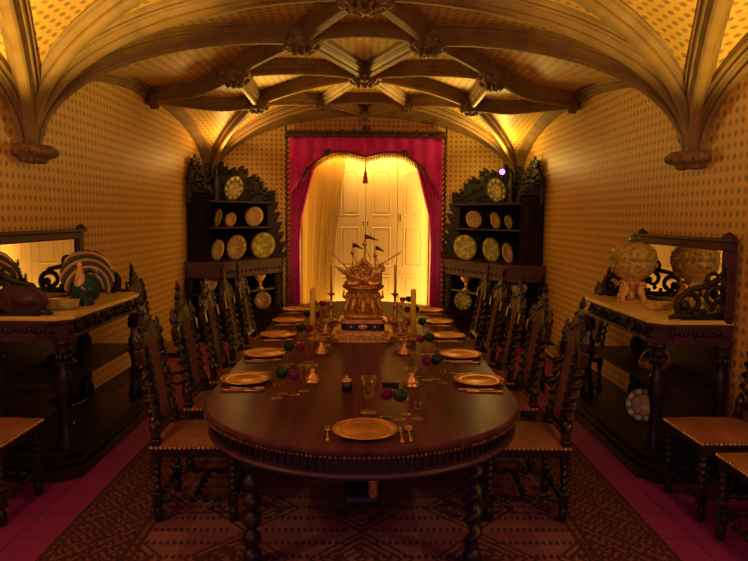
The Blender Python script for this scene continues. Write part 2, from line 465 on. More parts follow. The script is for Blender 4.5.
for s in (-1, 1):
    rib(CO(s, YC), I, .75, 40, w=.95)
    rib(CO(s, YC + .07), A(s), .75, 40, w=1.0)
    rib(I, A(s), .72, w=.9); rib(A(s), Cc, .62); rib(A(s), H(s), .68)
    rib(H(s), F(s), .58); rib(F(s), D(s), .60); rib(D(s), Cc, .60)
    rib(H(s), Cc, .58); rib(F(s), Cc, .58)
    rib(K(s), H(s), .75, 12); rib(K(s), F(s), .58, 12)
    rib(CO(s, Y1 - .05), F(s), .66, 36); rib(CO(s, Y1 - .03), D(s), .66, 36)
    rib(CO(s, Y1), (0, Y1), .6, 40)
    rib(D(s), J, .5)
    # lunette wall ribs
    for (a, b) in ((YC + .05, B1), (Y1 - .05, B1)):
        rib((s * 2.385, a), (s * 2.385, b), .34, 24, w=1.0, lift=.06)
    # nearer bay
    A2 = (s * .55, 3.72); H2 = (s * 1.30, 2.10)
    rib(CO(s, YC - .06), A2, .8, 40, w=1.0); rib(CO(s, YC - .10), H2, .8, 40, w=.8); rib(A2, I, .72, w=.9); rib(A2, H2, .68)
    rib((s * W, YC), (s * W, 2.05), .5, 30, w=.9)
    rib(H2, (s * .6, .6), .6); rib(A2, (0, 2.05), .65); rib(H2, (0, 2.05), .6, 12)
    rib((s * 2.31, 2.05), H2, .7)
    for (px, r) in ((A(s), .165), (D(s), .125), (H(s), .16), (F(s), .14)): boss(px[0], px[1], r)
    boss(K(s)[0] - s * .04, K(s)[1], .085, dz=-.03)
    boss(A2[0], A2[1], .165); boss(H2[0], H2[1], .15)
rib(A(-1), A(1), .75, sag=.04, w=.9); rib(D(-1), D(1), .58, sag=.02); rib((-.55, 3.72), (.55, 3.72), .75)
boss(0, B1, .17); boss(0, YC, .20); boss(0, Y1 - .14, .085)
# corbels where the ribs spring
def corbel(s, y, r=.175):
    mb = MB(); z = 2.13
    mb.lathe([(.02, z - .07), (r * .5, z - .06), (r * .85, z - .035), (r * 1.05, z - .01), (r * 1.05, z + .02), (r * .9, z + .05)], 18, T(s * (W - .03), y, 0))
    for k in range(9):
        a = PI / 2 * (1 if s < 0 else -1) + PI * (k / 8 - 0)
        a = (PI / 2 - PI * k / 8) if s < 0 else (PI / 2 + PI * k / 8)
        mb.sphere((s * (W - .03) + cos(a) * r * .98, y + sin(a) * r * .98, z), .030, n=6, m=4)
        mb.sphere((s * (W - .03) + cos(a + .2) * r * .55, y + sin(a + .2) * r * .6, z - .045), .030, n=6, m=4)
    return struct(mb.build(trim_name(), M['bossm']))
for s in (-1, 1):
    corbel(s, YC); corbel(s, Y1 - .1, .12)

# ------------------------------------------------------------------ window: shutters, sheer, curtain, cornice
YS = Y1 + .22
sh0, sh1 = OX0 + .02, OX1 - .02; n = 4; lw = (sh1 - sh0) / n
for k in range(n):
    x0 = sh0 + k * lw + .004; x1 = sh0 + (k + 1) * lw - .004
    w = thing('window_shutter', ['leftmost cream panelled window shutter, seen through the yellow gauze', 'cream panelled shutter half veiled by the gauze edge',
               'cream panelled shutter just right of the window middle', 'rightmost cream panelled shutter beside the red drape'][k], 'shutter', ((x0 + x1) / 2, YS, .06), group='shutters in the back window')
    hw = (x1 - x0) / 2; mb = MB()
    mb.box(-hw, hw, 0, .03, 0, 2.62, bev=.006); mb.build('leaf', M['cream'], w)
    for (z0, z1, arch) in ((.12, .72, 0), (.86, 1.48, 0), (1.66, 2.26, .10)):
        def outline(ins):
            a = hw - .095 - ins; p = [(-a, z0 + ins), (a, z0 + ins), (a, z1 - ins)]
            if arch: p += [(a * cos(t), z1 - ins + arch * sin(t)) for t in [PI * q / 8 for q in range(1, 8)]]
            p.append((-a, z1 - ins)); return p
        o, i_ = outline(0), outline(.022); m_ = len(o); mb = MB()
        vv = [(x, -.001, z) for x, z in o] + [(x, -.008, z) for x, z in outline(.009)] + [(x, -.002, z) for x, z in i_]
        ff = [(r * m_ + q, r * m_ + (q + 1) % m_, (r + 1) * m_ + (q + 1) % m_, (r + 1) * m_ + q) for r in range(2) for q in range(m_)]
        mb.add(vv, ff); mb.build('panel_moulding', M['cream'], w, fixn=False)
        mb = MB(); mb.prism([(x, z) for x, z in outline(.05)], 0, .008, RX(PI / 2)); mb.build('raised_panel', M['cream'], w)
    if k in (1, 2):
        mb = MB(); sx = hw - .03 if k == 1 else -hw + .03
        mb.sphere((sx, -.03, 1.55), .014); mb.tube([(sx, -.02, 1.56), (sx, -.03, 1.50)], .007, 6); mb.build('knob', M['darkgilt'], w)
    if k in (1, 3):
        mb = MB(); mb.tube([(hw * -.8, -.012, 1.58), (hw * -.8, -.012, 1.68)], .008, 6); mb.build('bolt', M['darkgilt'], w)
# sheer curtain, drawn to the left
def cloth(fx0, fx1, z0, z1, y, amp, folds, nx=60, nz=30, ph=0, edge=None):
    vs = []; fs = []
    for j in range(nz + 1):
        t = j / nz; z = z0 + (z1 - z0) * t; a, b = fx0(t), fx1(t)
        for i in range(nx + 1):
            u = i / nx; x = a + (b - a) * u
            yy = y + amp * sin(2 * PI * folds * u + ph + .6 * sin(3 * t)) + amp * .35 * sin(2 * PI * folds * 2.3 * u + 1.7)
            zz = z if edge is None or j > 0 else z
            vs.append((x, yy, zz))
    for j in range(nz):
        for i in range(nx):
            q = j * (nx + 1) + i; fs.append((q, q + 1, q + nx + 2, q + nx + 1))
    return vs, fs
mb = MB(); v, f = cloth(lambda t: OX0 + .02, lambda t: OX0 + .42 + .30 * t ** 1.3 , .03, OZ - .03, Y1 + .13, .006, 4)
mb.add(v, f, True); tag(mb.build('sheer_curtain', M['sheer'], fixn=False), 'sheer yellow gauze curtain hanging over the left half of the window', 'curtain')
# velvet drapes
def interp(tb, t):
    for (a, b), (c, d) in zip(tb, tb[1:]):
        if t <= c: return b + (d - b) * (t - a) / (c - a)
    return tb[-1][1]
for s, lab in ((-1, 'crimson velvet drape hanging on the left side of the window'), (1, 'crimson velvet drape hanging on the right side of the window')):
    ww = [(0, .17), (.45, .15), (.60, .19), (.8, .34), (1, .50)]
    if s < 0: a = lambda t: -1.12; b = lambda t: -1.12 + interp(ww, t)
    else: a = lambda t: 1.18 - interp(ww, t); b = lambda t: 1.18
    mb = MB(); v, f = cloth(a, b, .02, 2.84, Y1 - .10, .028, 5, 70, 40, ph=1.0 + s)
    mb.add(v, f, True); o = mb.build('velvet_drape', M['velvet'], fixn=False); tag(o, lab, 'curtain', 'crimson drapes at the window')
    md = o.modifiers.new('thick', 'SOLIDIFY'); md.thickness = .008
# valance with a scalloped edge
root = thing('velvet_valance', 'crimson velvet valance with scalloped fringe across the window top', 'valance', (0, 0, 0))
edge = [(-1.12, 1.95), (-.93, 2.22), (-.86, 2.35), (-.72, 2.47), (-.55, 2.575), (-.42, 2.615), (-.25, 2.61), (-.10, 2.57), (.02, 2.54), (.14, 2.57), (.30, 2.61), (.46, 2.615), (.60, 2.575), (.78, 2.47), (.92, 2.35), (.99, 2.22), (1.18, 1.95)]
def ez(x): return interp(edge, x)
NXv = 150; vs = []; fs = []
for j in range(9):
    for i in range(NXv + 1):
        x = -1.12 + 2.30 * i / NXv; zt = 2.88; zb = ez(x) + .05; z = zb + (zt - zb) * j / 8
        dip = abs(x - .03)
        yy = Y1 - .165 + .014 * sin(14 * x + 5 * (z - 2.6) * (1 if x > 0 else -1)) * (1 - j / 9) + .012 * sin(31 * x)
        vs.append((x, yy, z))
for j in range(8):
    for i in range(NXv):
        q = j * (NXv + 1) + i; fs.append((q, q + 1, q + NXv + 2, q + NXv + 1))
mb = MB(); mb.add(vs, fs, True); o = mb.build('swag', M['velvet'], root, fixn=False)
md = o.modifiers.new('thick', 'SOLIDIFY'); md.thickness = .008
mb = MB()
for i in range(82):
    x = -.92 + 1.90 * i / 81; z = ez(x)
    mb.tube([(x, Y1 - .178, z + .055), (x + .004, Y1 - .182, z + .01), (x, Y1 - .18, z - .045)], [.009, .012, .006], 5)
mb.build('fringe', M['fringe'], root)
mb = MB(); mb.tube([(-.92 + 1.9 * i / 60, Y1 - .182, ez(-.92 + 1.9 * i / 60) + .055) for i in range(61)], .014, 6); mb.build('braid', M['darkgilt'], root)
for s in (-1, 1):
    mb = MB(); cx = .03 + s * .58
    for k in range(7):
        a = 2 * PI * k / 7; mb.sphere((cx + .035 * cos(a), Y1 - .19, 2.655 + .035 * sin(a)), .022, (1, .6, 1), 6, 4)
    mb.sphere((cx, Y1 - .2, 2.655), .025); mb.build('rosette', M['darkgilt'], root)
tz = thing('hanging_tassel', 'red tassel on a cord hanging before the window middle', 'tassel', (.02, Y1 - .215, 2.50))
mb = MB(); mb.tube([(0, 0, .05), (0, 0, -.13)], .008, 6); mb.build('cord', M['fringe'], tz)
mb = MB(); mb.lathe([(.004, -.12), (.022, -.14), (.026, -.16), (.018, -.18), (.030, -.20), (.045, -.30), (.03, -.305)], 14, lobes=7, amp=.06); mb.build('skirt', M['fringe'], tz)
cr = thing('carved_cornice', 'dark gilt carved cornice with side braids framing the window drapes', 'cornice', (0, 0, 0))
mb = MB(); mb.box(-1.17, 1.23, Y1 - .20, Y1 - .001, 2.88, 2.93, bev=.01); mb.box(-1.15, 1.21, Y1 - .17, Y1 - .001, 2.93, 2.97)
mb.foliage([(-1.14 + 2.34 * i / 60, Y1 - .20, 2.925 + .02 * sin(i * 1.3) + .035 * max(0, 1 - abs(i - 30) / 30)) for i in range(61)], .022)
mb.foliage([(.03 + .05 * cos(k), Y1 - .20, 3.0 + .03 * sin(k)) for k in range(6)], .03)
for x in (-1.17, 1.23): mb.tube([(x, Y1 - .18, 2.86), (x, Y1 - .18, 3.02), (x, Y1 - .18, 3.06)], [.02, .014, .004], 6)
mb.build('cornice_board', M['darkgilt'], cr)
for x in (-1.165, 1.225):
    mb = MB(); mb.twist((x, Y1 - .14, .05), (x, Y1 - .14, 2.88), .018, .012, 36, 6, 6)
    for k in range(36): mb.sphere((x + (.03 if x < 0 else -.03), Y1 - .14, .1 + k * .077), .014, n=6, m=4)
    mb.build('side_braid', M['darkgilt'], cr)

# ------------------------------------------------------------------ rug
mb = MB(); mb.box(-1.6, 1.6, .3, 8.3, 0, .008)
o = mb.build('oriental_rug', M['rug']); tag(o, 'large worn red and brown patterned rug under the dining table', 'rug')

# ------------------------------------------------------------------ table
TY0, TY1, TR, TZ = 3.37, 6.45, .815, .76
def stadium(r, n=40):
    p = [(r * cos(PI + PI * i / n), TY0 + r * sin(PI + PI * i / n)) for i in range(n + 1)]
    p += [(r * cos(PI * i / n), TY1 + r * sin(PI * i / n)) for i in range(n + 1)]
    return p
tb = thing('dining_table', 'long round-ended polished dining table with beaded fluted apron', 'table', (0, 0, 0))
def stad_rings(mb, prof, n=40):
    mb.rings([[(x, y, z) for x, y in stadium(r, n)] for r, z in prof], closed=True, caps=True, smooth=False)
mb = MB(); stad_rings(mb, [(TR - .03, TZ - .035), (TR - .005, TZ - .03), (TR + .0, TZ - .02), (TR, TZ - .008), (TR - .012, TZ)]); mb.build('tabletop', M['table'], tb)
mb = MB(); stad_rings(mb, [(TR - .05, TZ - .14), (TR - .05, TZ - .03)]); stad_rings(mb, [(TR - .05, TZ - .145), (TR - .025, TZ - .142), (TR - .018, TZ - .130), (TR - .025, TZ - .118), (TR - .05, TZ - .115)])
mb.build('apron', M['wood_red'], tb)
def along(r, step):
    P = [Vector((x, y, 0)) for x, y in stadium(r, 60)]; P.append(P[0]); out = []; acc = 0
    for a, b in zip(P, P[1:]):
        L = (b - a).length
        while acc < L:
            out.append((a.lerp(b, acc / L), (b - a).normalized())); acc += step
        acc -= L
    return out
mb = MB()
for p, t in along(TR - .006, .020): mb.sphere((p.x, p.y, TZ - .040), .0095, n=6, m=4)
mb.build('bead_moulding', M['darkgilt'], tb)  # gilt colour stands in for the golden highlight on the beads
mb = MB()
for p, t in along(TR - .045, .036):
    mb.box(-.009, .009, -.008, .008, TZ - .108, TZ - .058, T(p.x, p.y, 0) @ RZ(math.atan2(t.y, t.x)))
mb.build('fluting', M['wood'], tb)
def bobbin(mb, x, y, z0, z1, r, pitch):
    prof = []; n_ = max(1, round((z1 - z0) / pitch)); p_ = (z1 - z0) / n_
    for k in range(n_):
        for q in range(7):
            a = PI * q / 6; prof.append((max(r * .45, r * sin(a)), z0 + k * p_ + p_ * (1 - cos(a)) / 2))
    mb.lathe(prof, 14, T(x, y, 0))
for (x, y) in ((-.53, 3.02), (.54, 3.02), (-.6, 4.9), (.6, 4.9), (-.55, 6.7), (.55, 6.7)):
    mb = MB(); mb.box(x - .045, x + .045, y - .045, y + .045, .56, TZ - .04, bev=.006)
    if x < 0: bobbin(mb, x, y, .10, .56, .046, .085)
    else: mb.twist((x, y, .10), (x, y, .56), .032, .017, 4.5, 10, 10)
    mb.lathe([(.035, .008), (.05, .03), (.045, .07), (.03, .10)], 14, T(x, y, 0)); mb.build('leg', M['wood'], tb)
mb = MB()
mb.box(-.10, .10, 3.35, 6.45, .14, .20, bev=.02); 
mb.build('stretcher', M['wood'], tb)
for y in (3.9, 5.9):
    mb = MB(); mb.lathe([(.16, .20), (.17, .24), (.11, .28), (.07, .34), (.10, .44), (.12, .52), (.08, .60), (.14, .66), (.20, .725)], 20, T(0, y, 0)); mb.build('pedestal', M['wood'], tb)
mb = MB(); mb.lathe([(.02, .20), (.03, .22), (.022, .26), (.034, .29), (.030, .33), (.018, .35), (.004, .356)], 12, T(.06, 3.36, 0)); mb.build('finial', M['goldrough'], tb)

# ------------------------------------------------------------------ chairs
def make_chair():
    t = thing('carved_chair', 'x', 'chair')
    W2, DB, DF = .225, -.22, .24
    mb = MB(); mb.box(-W2, W2, DB, DF, .375, .435, bev=.008)
    mb.build('seat_rail', M['wood'], t)
    mb = MB()
    g = 12; vs = []; fs = []
    for j in range(g + 1):
        for i in range(g + 1):
            u, v_ = i / g * 2 - 1, j / g * 2 - 1
            z = .437 + .032 * (1 - abs(u) ** 4) * (1 - abs(v_) ** 4)
            vs.append((u * (W2 + .004), (DB + DF) / 2 + v_ * ((DF - DB) / 2 + .004), z))
    for j in range(g):
        for i in range(g): q = j * (g + 1) + i; fs.append((q, q + 1, q + g + 2, q + g + 1))
    mb.add(vs, fs, True); mb.box(-W2 - .004, W2 + .004, DB - .004, DF + .004, .425, .438)
    seat = mb.build('seat', M['seat'], t)
    mb = MB()
    for k in range(19):
        u = -W2 + 2 * W2 * k / 18; mb.sphere((u, DF + .006, .428), .008, n=6, m=4); mb.sphere((u, DB - .006, .428), .008, n=6, m=4)
        v_ = DB + (DF - DB) * k / 18; mb.sphere((-W2 - .006, v_, .428), .008, n=6, m=4); mb.sphere((W2 + .006, v_, .428), .008, n=6, m=4)
    mb.build('nail_trim', M['goldrough'], seat)
    for s in (-1, 1):
        mb = MB(); x = s * .20                       # front leg
        mb.box(x - .024, x + .024, .19, .238, .36, .435, bev=.004); bobbin(mb, x, .214, .17, .36, .024, .042)
        mb.box(x - .024, x + .024, .19, .238, .09, .17, bev=.004); mb.lathe([(.016, 0), (.026, .02), (.026, .06), (.015, .09)], 10, T(x, .214, 0)); mb.build('leg', M['wood'], t)
        mb = MB(); mb.box(x - .024, x + .024, -.225, -.177, .34, .47, bev=.004); bobbin(mb, x, -.20, .17, .34, .024, .042)
        mb.box(x - .024, x + .024, -.225, -.177, .09, .17, bev=.004); mb.lathe([(.016, 0), (.026, .02), (.026, .06), (.015, .09)], 10, T(x, -.20, 0)); mb.build('leg', M['wood'], t)
        # back post, leaning
        lean = T(0, -.20, .47) @ RX(.17); mb = MB(xf=lean)
        mb.lathe([(.024, 0), (.028, .02), (.020, .04), (.028, .06), (.022, .10)], 12, T(x, 0, 0))
        mb.twist((x, 0, .10), (x, 0, .42), .017, .012, 5, 8, 10)
        mb.box(x - .024, x + .024, -.024, .024, .42, .50, bev=.004)
        mb.lathe([(.022, .50), (.012, .515), (.026, .54), (.022, .57), (.010, .585), (.016, .60), (.003, .63)], 12, T(x, 0, 0))
        mb.build('back_post', M['wood_gloss'], t)
    lean = T(0, -.20, .47) @ RX(.17)
    mb = MB(xf=lean); mb.prism([(-.068, .075), (.068, .075), (.068, .50), (.04, .55), (0, .585), (-.04, .55), (-.068, .50)], -.016, .016, RX(PI / 2)); pn = mb.build('back_panel', M['panel'], t)
    mb = MB(xf=lean)
    for s in (-1, 1):
        mb.box(s * .07, s * .105, -.014, .014, .06, .52, bev=.003)
        mb.twist((s * .088, .012, .07), (s * .088, .012, .50), .010, .006, 8, 6, 8); mb.twist((s * .088, -.012, .07), (s * .088, -.012, .50), .010, .006, 8, 6, 8)
        for k in range(6):
            z = .10 + k * .07; mb.tube([(s * .105, 0, z), (s * .135, 0, z + .02), (s * .125, 0, z + .045), (s * .108, 0, z + .04)], [.010, .009, .007, .004], 6)
    mb.box(-.20, .20, -.014, .014, .035, .075, bev=.004); mb.build('back_frame', M['wood'], t)
    mb = MB(xf=lean)
    out = [(-.19, .47), (-.12, .50), (-.072, .50), (-.04, .552), (0, .59), (.04, .552), (.072, .50), (.12, .50), (.19, .47)]
    top = [(.19, .52), (.16, .535), (.15, .575), (.12, .565), (.115, .615), (.085, .605), (.08, .655), (.05, .645), (.045, .69), (.02, .68), (0, .75), (-.02, .68), (-.045, .69), (-.05, .645), (-.08, .655), (-.085, .605), (-.115, .615), (-.12, .565), (-.15, .575), (-.16, .535), (-.19, .52)]
    # split in strips so the concave outline fills cleanly
    def zt(x, tb_):
        tb2 = sorted(tb_); return interp(tb2, x)
    xs_ = sorted(set([p[0] for p in out] + [p[0] for p in top]))
    for a, b in zip(xs_, xs_[1:]):
        mb.prism([(a, zt(a, out)), (b, zt(b, out)), (b, zt(b, top)), (a, zt(a, top))], -.014, .014, RX(PI / 2))
    r0 = rnd.getstate(); pts = []
    for x, z in top: pts += [(x * .93, .0, z - .01)]
    for k in range(9): pts.append((-.14 + .035 * k, .0, .56 + .06 * (1 - abs(k - 4) / 4)))
    mb.foliage(pts, .016, depth=1.4)
    mb.tube([(0, 0, .72), (0, 0, .755), (0, 0, .79)], [.014, .016, .003], 8); mb.build('crest', M['wood'], t)
    for (a, b) in (((-.2, .214), (.2, .214)), ((-.2, -.20), (.2, -.20))):
        mb = MB(); mb.twist((a[0] + .02, a[1], .13), (b[0] - .02, b[1], .13), .014, .009, 5, 8, 8); mb.build('stretcher', M['wood'], t)
    for s in (-1, 1):
        mb = MB(); mb.twist((s * .2, -.18, .13), (s * .2, .19, .13), .014, .009, 5, 8, 8); mb.build('stretcher', M['wood'], t)
    mb = MB(); mb.twist((-.19, 0, .13), (.19, 0, .13), .014, .009, 5, 8, 8); mb.build('stretcher', M['wood'], t)
    return t
chair = make_chair(); used = [False]
def put_chair(x, y, rot, label, group, z=0):
    if not used[0]:
        c = chair; used[0] = True; c['label'] = label; c['group'] = group
    else: c = dup(chair, label, group=group)
    c.location = (x, y, z); c.rotation_euler = (0, 0, rot); return c
ordn = ['nearest', 'second nearest', 'third from the front', 'fourth from the front', 'farthest']
PY = [3.64 + .70 * k for k in range(5)]
for k in range(5):
    put_chair(-.93, PY[k] + .04, -PI / 2 + [.02, -.03, .0, .02, -.02][k], ordn[k] + ' dark carved twist-post chair on the left side of the dining table', 'chairs along the dining table', .008)
    put_chair(.93, PY[k] + .04 + [0, .03, .0, -.02, 0][k], PI / 2 + [-.03, .02, .0, .02, 0][k], ordn[k] + ' dark carved twist-post chair on the right side of the dining table', 'chairs along the dining table', .008)
put_chair(-1.88, 6.2, -PI / 2, 'dark carved chair against the left wall beyond the left sideboard', 'chairs against the side walls')
put_chair(2.0, 6.1, PI / 2, 'dark carved chair against the right wall beyond the right sideboard', 'chairs against the side walls')
c_ = put_chair(-2.18, 3.64, -PI / 2, 'orange-tan seated chair at the left picture edge, beside the left sideboard end', 'chairs against the side walls'); c_.scale = (1, 1, 1.07)
c_ = put_chair(2.13, 3.70, PI / 2, 'brown-seated chair at the near end of the right sideboard', 'chairs against the side walls'); c_.scale = (1, 1, 1.07)
c_ = put_chair(2.13, 3.09, PI / 2, 'brown-seated chair at the right picture edge, nearest of the wall chairs', 'chairs against the side walls'); c_.scale = (1, 1, 1.07)

# ------------------------------------------------------------------ sideboards
def sideboard(s):
    side = 'left' if s < 0 else 'right'
    t = thing('mirror_sideboard', 'dark carved wooden sideboard with marble top and mirror back along the %s wall' % side, 'sideboard', (s * 2.1, 4.75, 0))
    X = lambda a: s * (W - .027 - a) - s * 2.1
    yn, yf = 4.06 - 4.75, 5.46 - 4.75
    def b(mb, a0, a1, y0, y1, z0, z1, bev=.0): mb.box(X(a0), X(a1), y0, y1, z0, z1, bev=bev)
    def body(mb, a, y0, y1, z0, z1, ch=.10):       # plan with a cut near corner
        mb.prism([(X(0), y0), (X(a - ch), y0), (X(a), y0 + ch), (X(a), y1 - ch), (X(a - ch), y1), (X(0), y1)], z0, z1)
    mb = MB(); body(mb, .56, yn - .04, yf + .04, 0, .07); body(mb, .53, yn - .02, yf + .02, .07, .10); body(mb, .55, yn - .03, yf + .03, .10, .125); body(mb, .52, yn, yf, .125, .17); body(mb, .54, yn - .02, yf + .02, .17, .19)
    mb.build('plinth', M['wood'], t)
    mb = MB(); body(mb, .562, yn - .042, yf + .042, .060, .066); body(mb, .552, yn - .032, yf + .032, .108, .114); body(mb, .542, yn - .022, yf + .022, .172, .178); mb.build('plinth_highlights', M['darkgilt'], t)  # gold strips stand in for highlights along the plinth mouldings
    mb = MB(); body(mb, .44, yn + .03, yf - .03, .58, .61, .06); body(mb, .46, yn + .02, yf - .02, .60, .62, .06); mb.build('shelf', M['wood'], t)
    mb = MB(); b(mb, 0, .02, yn + .02, yf - .02, .19, .90); mb.build('back_panel', M['wood_red'], t)
    for (a, y) in ((.46, yn + .06), (.46, yf - .06), (.05, yn + .04), (.05, yf - .04)):
        mb = MB(); q = T(X(a), y, 0)
        mb.lathe([(.055, .19), (.06, .205), (.05, .22), (.058, .24), (.045, .26), (.05, .28), (.034, .30), (.040, .36), (.030, .44), (.036, .52), (.052, .56), (.055, .60), (.046, .64), (.052, .66), (.030, .70), (.028, .76), (.044, .82), (.05, .84), (.036, .86), (.055, .88), (.055, .90)], 16, q)
        for k in range(8):
            an = 2 * PI * k / 8; mb.sphere((X(a) + .040 * cos(an), y + .040 * sin(an), .79), .016, (1, 1, 1.6), 6, 4)
        mb.build('column', M['wood'], t)
    mb = MB(); body(mb, .50, yn, yf, .90, .925); body(mb, .47, yn + .02, yf - .02, .925, 1.01); body(mb, .50, yn, yf, 1.01, 1.03); mb.build('frieze', M['wood_red'], t)
    mb = MB()
    fol = [(yn + .14 + k * .047, .965 + .02 * sin(k * 1.7)) for k in range(25)]
    for y, z in fol:
        mb.sphere((X(.475), y, z + rnd.uniform(-.02, .02)), .026 * rnd.uniform(.5, 1.3), (.6, 1, 1), 7, 5)
        mb.tube([(X(.48), y, z), (X(.495), y + rnd.uniform(-.02, .02), z - .03), (X(.48), y + rnd.uniform(-.04, .04), z + rnd.uniform(-.05, .03))], [.012, .010, .004], 5)
    mb.build('carved_swags', M['wood'], t); mb = MB()
    for k in range(12):
        mb.sphere((X(.06 + k * .03), yn + .018, .965 + .008 * sin(k * 2)), .017, (1, .6, 1), 6, 4)
    mb.build('carved_swags', M['wood'], t)
    mb = MB(); body(mb, .52, yn + .02, yf, 1.03, 1.055, .08); mb.build('marble_top', M['marble'], t)
    # pierced scroll brackets standing on the top
    for y, mlt in ((yn + .06, 1.0), (yf - .07, 1.0)):
        mb = MB()
        def sc(c, r, a0, a1, w, n_=22, grow=.35):
            pts = []; rad = []
            for k in range(n_ + 1):
                u = k / n_; a = a0 + (a1 - a0) * u; rr = r * (1 - (1 - grow) * u)
                pts.append((X(c[0] + rr * cos(a)), y, c[1] + rr * sin(a))); rad.append(w * (1 - .4 * u))
            mb.tube(pts, rad, 8)
            mb.sphere(pts[-1], w * 1.5, (1, .8, 1), 8, 5)
        sc((.27, 1.155), .095, -PI * .5, PI * 1.9, .024)
        sc((.11, 1.20), .085, PI * 1.2, -PI * .9, .022)
        sc((.12, 1.32), .06, -PI * .6, PI * 1.2, .016)
        mb.tube([(X(.40), y, 1.07), (X(.34), y, 1.085), (X(.22), y, 1.075), (X(.05), y, 1.075)], [.012, .022, .024, .024], 8)
        mb.tube([(X(.36), y, 1.16), (X(.28), y, 1.25), (X(.18), y, 1.27), (X(.09), y, 1.32), (X(.04), y, 1.40)], [.010, .018, .02, .018, .014], 8)
        for k in range(5): mb.sphere((X(.08 + .05 * k), y - .012, 1.11 + .02 * (k % 2)), .02, (1, .7, 1), 6, 4)
        mb.build('scroll_bracket', M['wood'], t)
    if s < 0:
        mb = MB(); q = T(X(.22), yn + .05, 1.155) @ RX(PI / 2)
        mb.lathe([(.155, -.012), (.165, 0), (.155, .014), (.13, .008), (.12, .012), (.085, .006), (.07, .016), (.004, .03)], 32, q, sq=.58)
        mb.build('cartouche', M['wood_red'], t)
    mb = MB(); m0, m1, z0, z1 = yn + .02, yf - .02, 1.03, 1.50
    b(mb, 0, .055, m0, m0 + .09, z0, z1, .008); b(mb, 0, .055, m1 - .09, m1, z0, z1, .008); b(mb, 0, .055, m0, m1, z1, z1 + .06, .01); b(mb, 0, .08, m0 - .02, m1 + .02, z1 + .055, z1 + .08, .008)
    b(mb, 0, .055, m0, m1, z0, z0 + .05, .006)
    for y in (m0 + .03, m1 - .03): mb.lathe([(.045, z1 + .08), (.048, z1 + .09), (.01, z1 + .12), (.002, z1 + .125)], 4, T(X(.045), y, 0) @ RZ(PI / 4) @ T(-0, 0, 0))
    for k in range(16): b(mb, .0, .062, m0 - .004, m0 + .006, z0 + .02 + k * .028, z0 + .035 + k * .028)
    mb.build('mirror_frame', M['wood_red'], t)
    mb = MB(); b(mb, .022, .03, m0 + .085, m1 - .085, z0 + .045, z1 + .005); mb.build('mirror_glass', M['mirror'], t)
    return t
sideboard(-1); sideboard(1)
# things on the sideboards (tops at z 1.055)
ZT = 1.057
# peacock-shaped majolica vase
pk = thing('peacock_vase', 'majolica peacock ornament with banded fan tail on the left sideboard', 'ornament', (-1.99, 4.72, ZT), -.1)
mb = MB(); n_ = 30; vs = [(0, .03, .20)]; fs = []
ringsr = [.05, .10, .14, .175, .195]
for r in ringsr:
    for i in range(n_ + 1):
        a = -.75 + (PI + 1.5) * i / n_; rr = r * (1 + (.05 * abs(sin(a * 9)) if r > .18 else 0))
        vs.append((rr * cos(a) * 1.02, .03 - 1.2 * r * r, .20 + rr * sin(a) * .95))
m_ = n_ + 1
for i in range(n_): fs.append((0, 1 + i, 2 + i))
for k in range(len(ringsr) - 1):
    for i in range(n_): q = 1 + k * m_ + i; fs.append((q, q + 1, q + m_ + 1, q + m_))
mb.add(vs, fs, True); o = mb.build('fan_tail', M['peacock'], pk, fixn=False); md = o.modifiers.new('t', 'SOLIDIFY'); md.thickness = .012
mb = MB(); mb.tube([(.19 * cos(a) * 1.02, -.015, .20 + .19 * sin(a) * .95) for a in [.2 + (PI - .6) * i / 20 for i in range(21)]], [.006 + .006 * abs(sin(i * 1.3)) for i in range(21)], 8); mb.build('gilt_edge', M['gold'], pk)
mb = MB(); mb.lathe([(.06, 0), (.065, .01), (.055, .02), (.092, .05), (.105, .10), (.098, .15), (.07, .19), (.035, .215), (.03, .22)], 22, T(.02, -.09, 0)); mb.build('body', M['majblue'], pk)
mb = MB(); mb.lathe([(.034, .14), (.042, .17), (.034, .22), (.020, .27), (.014, .30), (.02, .315), (.004, .335)], 12, T(.02, -.15, -.02)); mb.foliage([(.02, -.185, .15 + .02 * k) for k in range(5)], .012); mb.build('neck', M['coral'], pk)
# oval dish left
def dish(t, rx, ry, h, matn, lip=True):
    mb = MB(); mb.lathe([(rx * .75, 0), (rx * .95, h * .3), (rx, h * .9), (rx * 1.03, h), (rx * .93, h * .97), (rx * .88, h * .45), (.01, h * .35)], 28, sq=ry / rx); return mb.build('bowl', M[matn], t)
d = thing('oval_dish', 'oval green and yellow majolica dish on the near end of the left sideboard', 'dish', (-2.06, 4.42, ZT), .1)
dish(d, .125, .085, .065, 'dish'); mb = MB(); mb.lathe([(.11, .056), (.105, .066), (.06, .072), (.005, .074)], 24, sq=.7); mb.build('lid', M['gold'], d)
# terracotta cylinder whose reflection shows in the left mirror
v_ = thing('painted_jar', 'tan cylindrical jar at the near end of the left sideboard mirror', 'jar', (-2.23, 4.20, ZT))
mb = MB(); mb.lathe([(.045, 0), (.05, .01), (.048, .14), (.04, .16), (.03, .165)], 18); mb.build('body', M['coral'], v_)
mb = MB(); mb.lathe([(.032, .165), (.034, .175), (.012, .19), (.004, .195)], 14); mb.build('lid', M['coral'], v_)
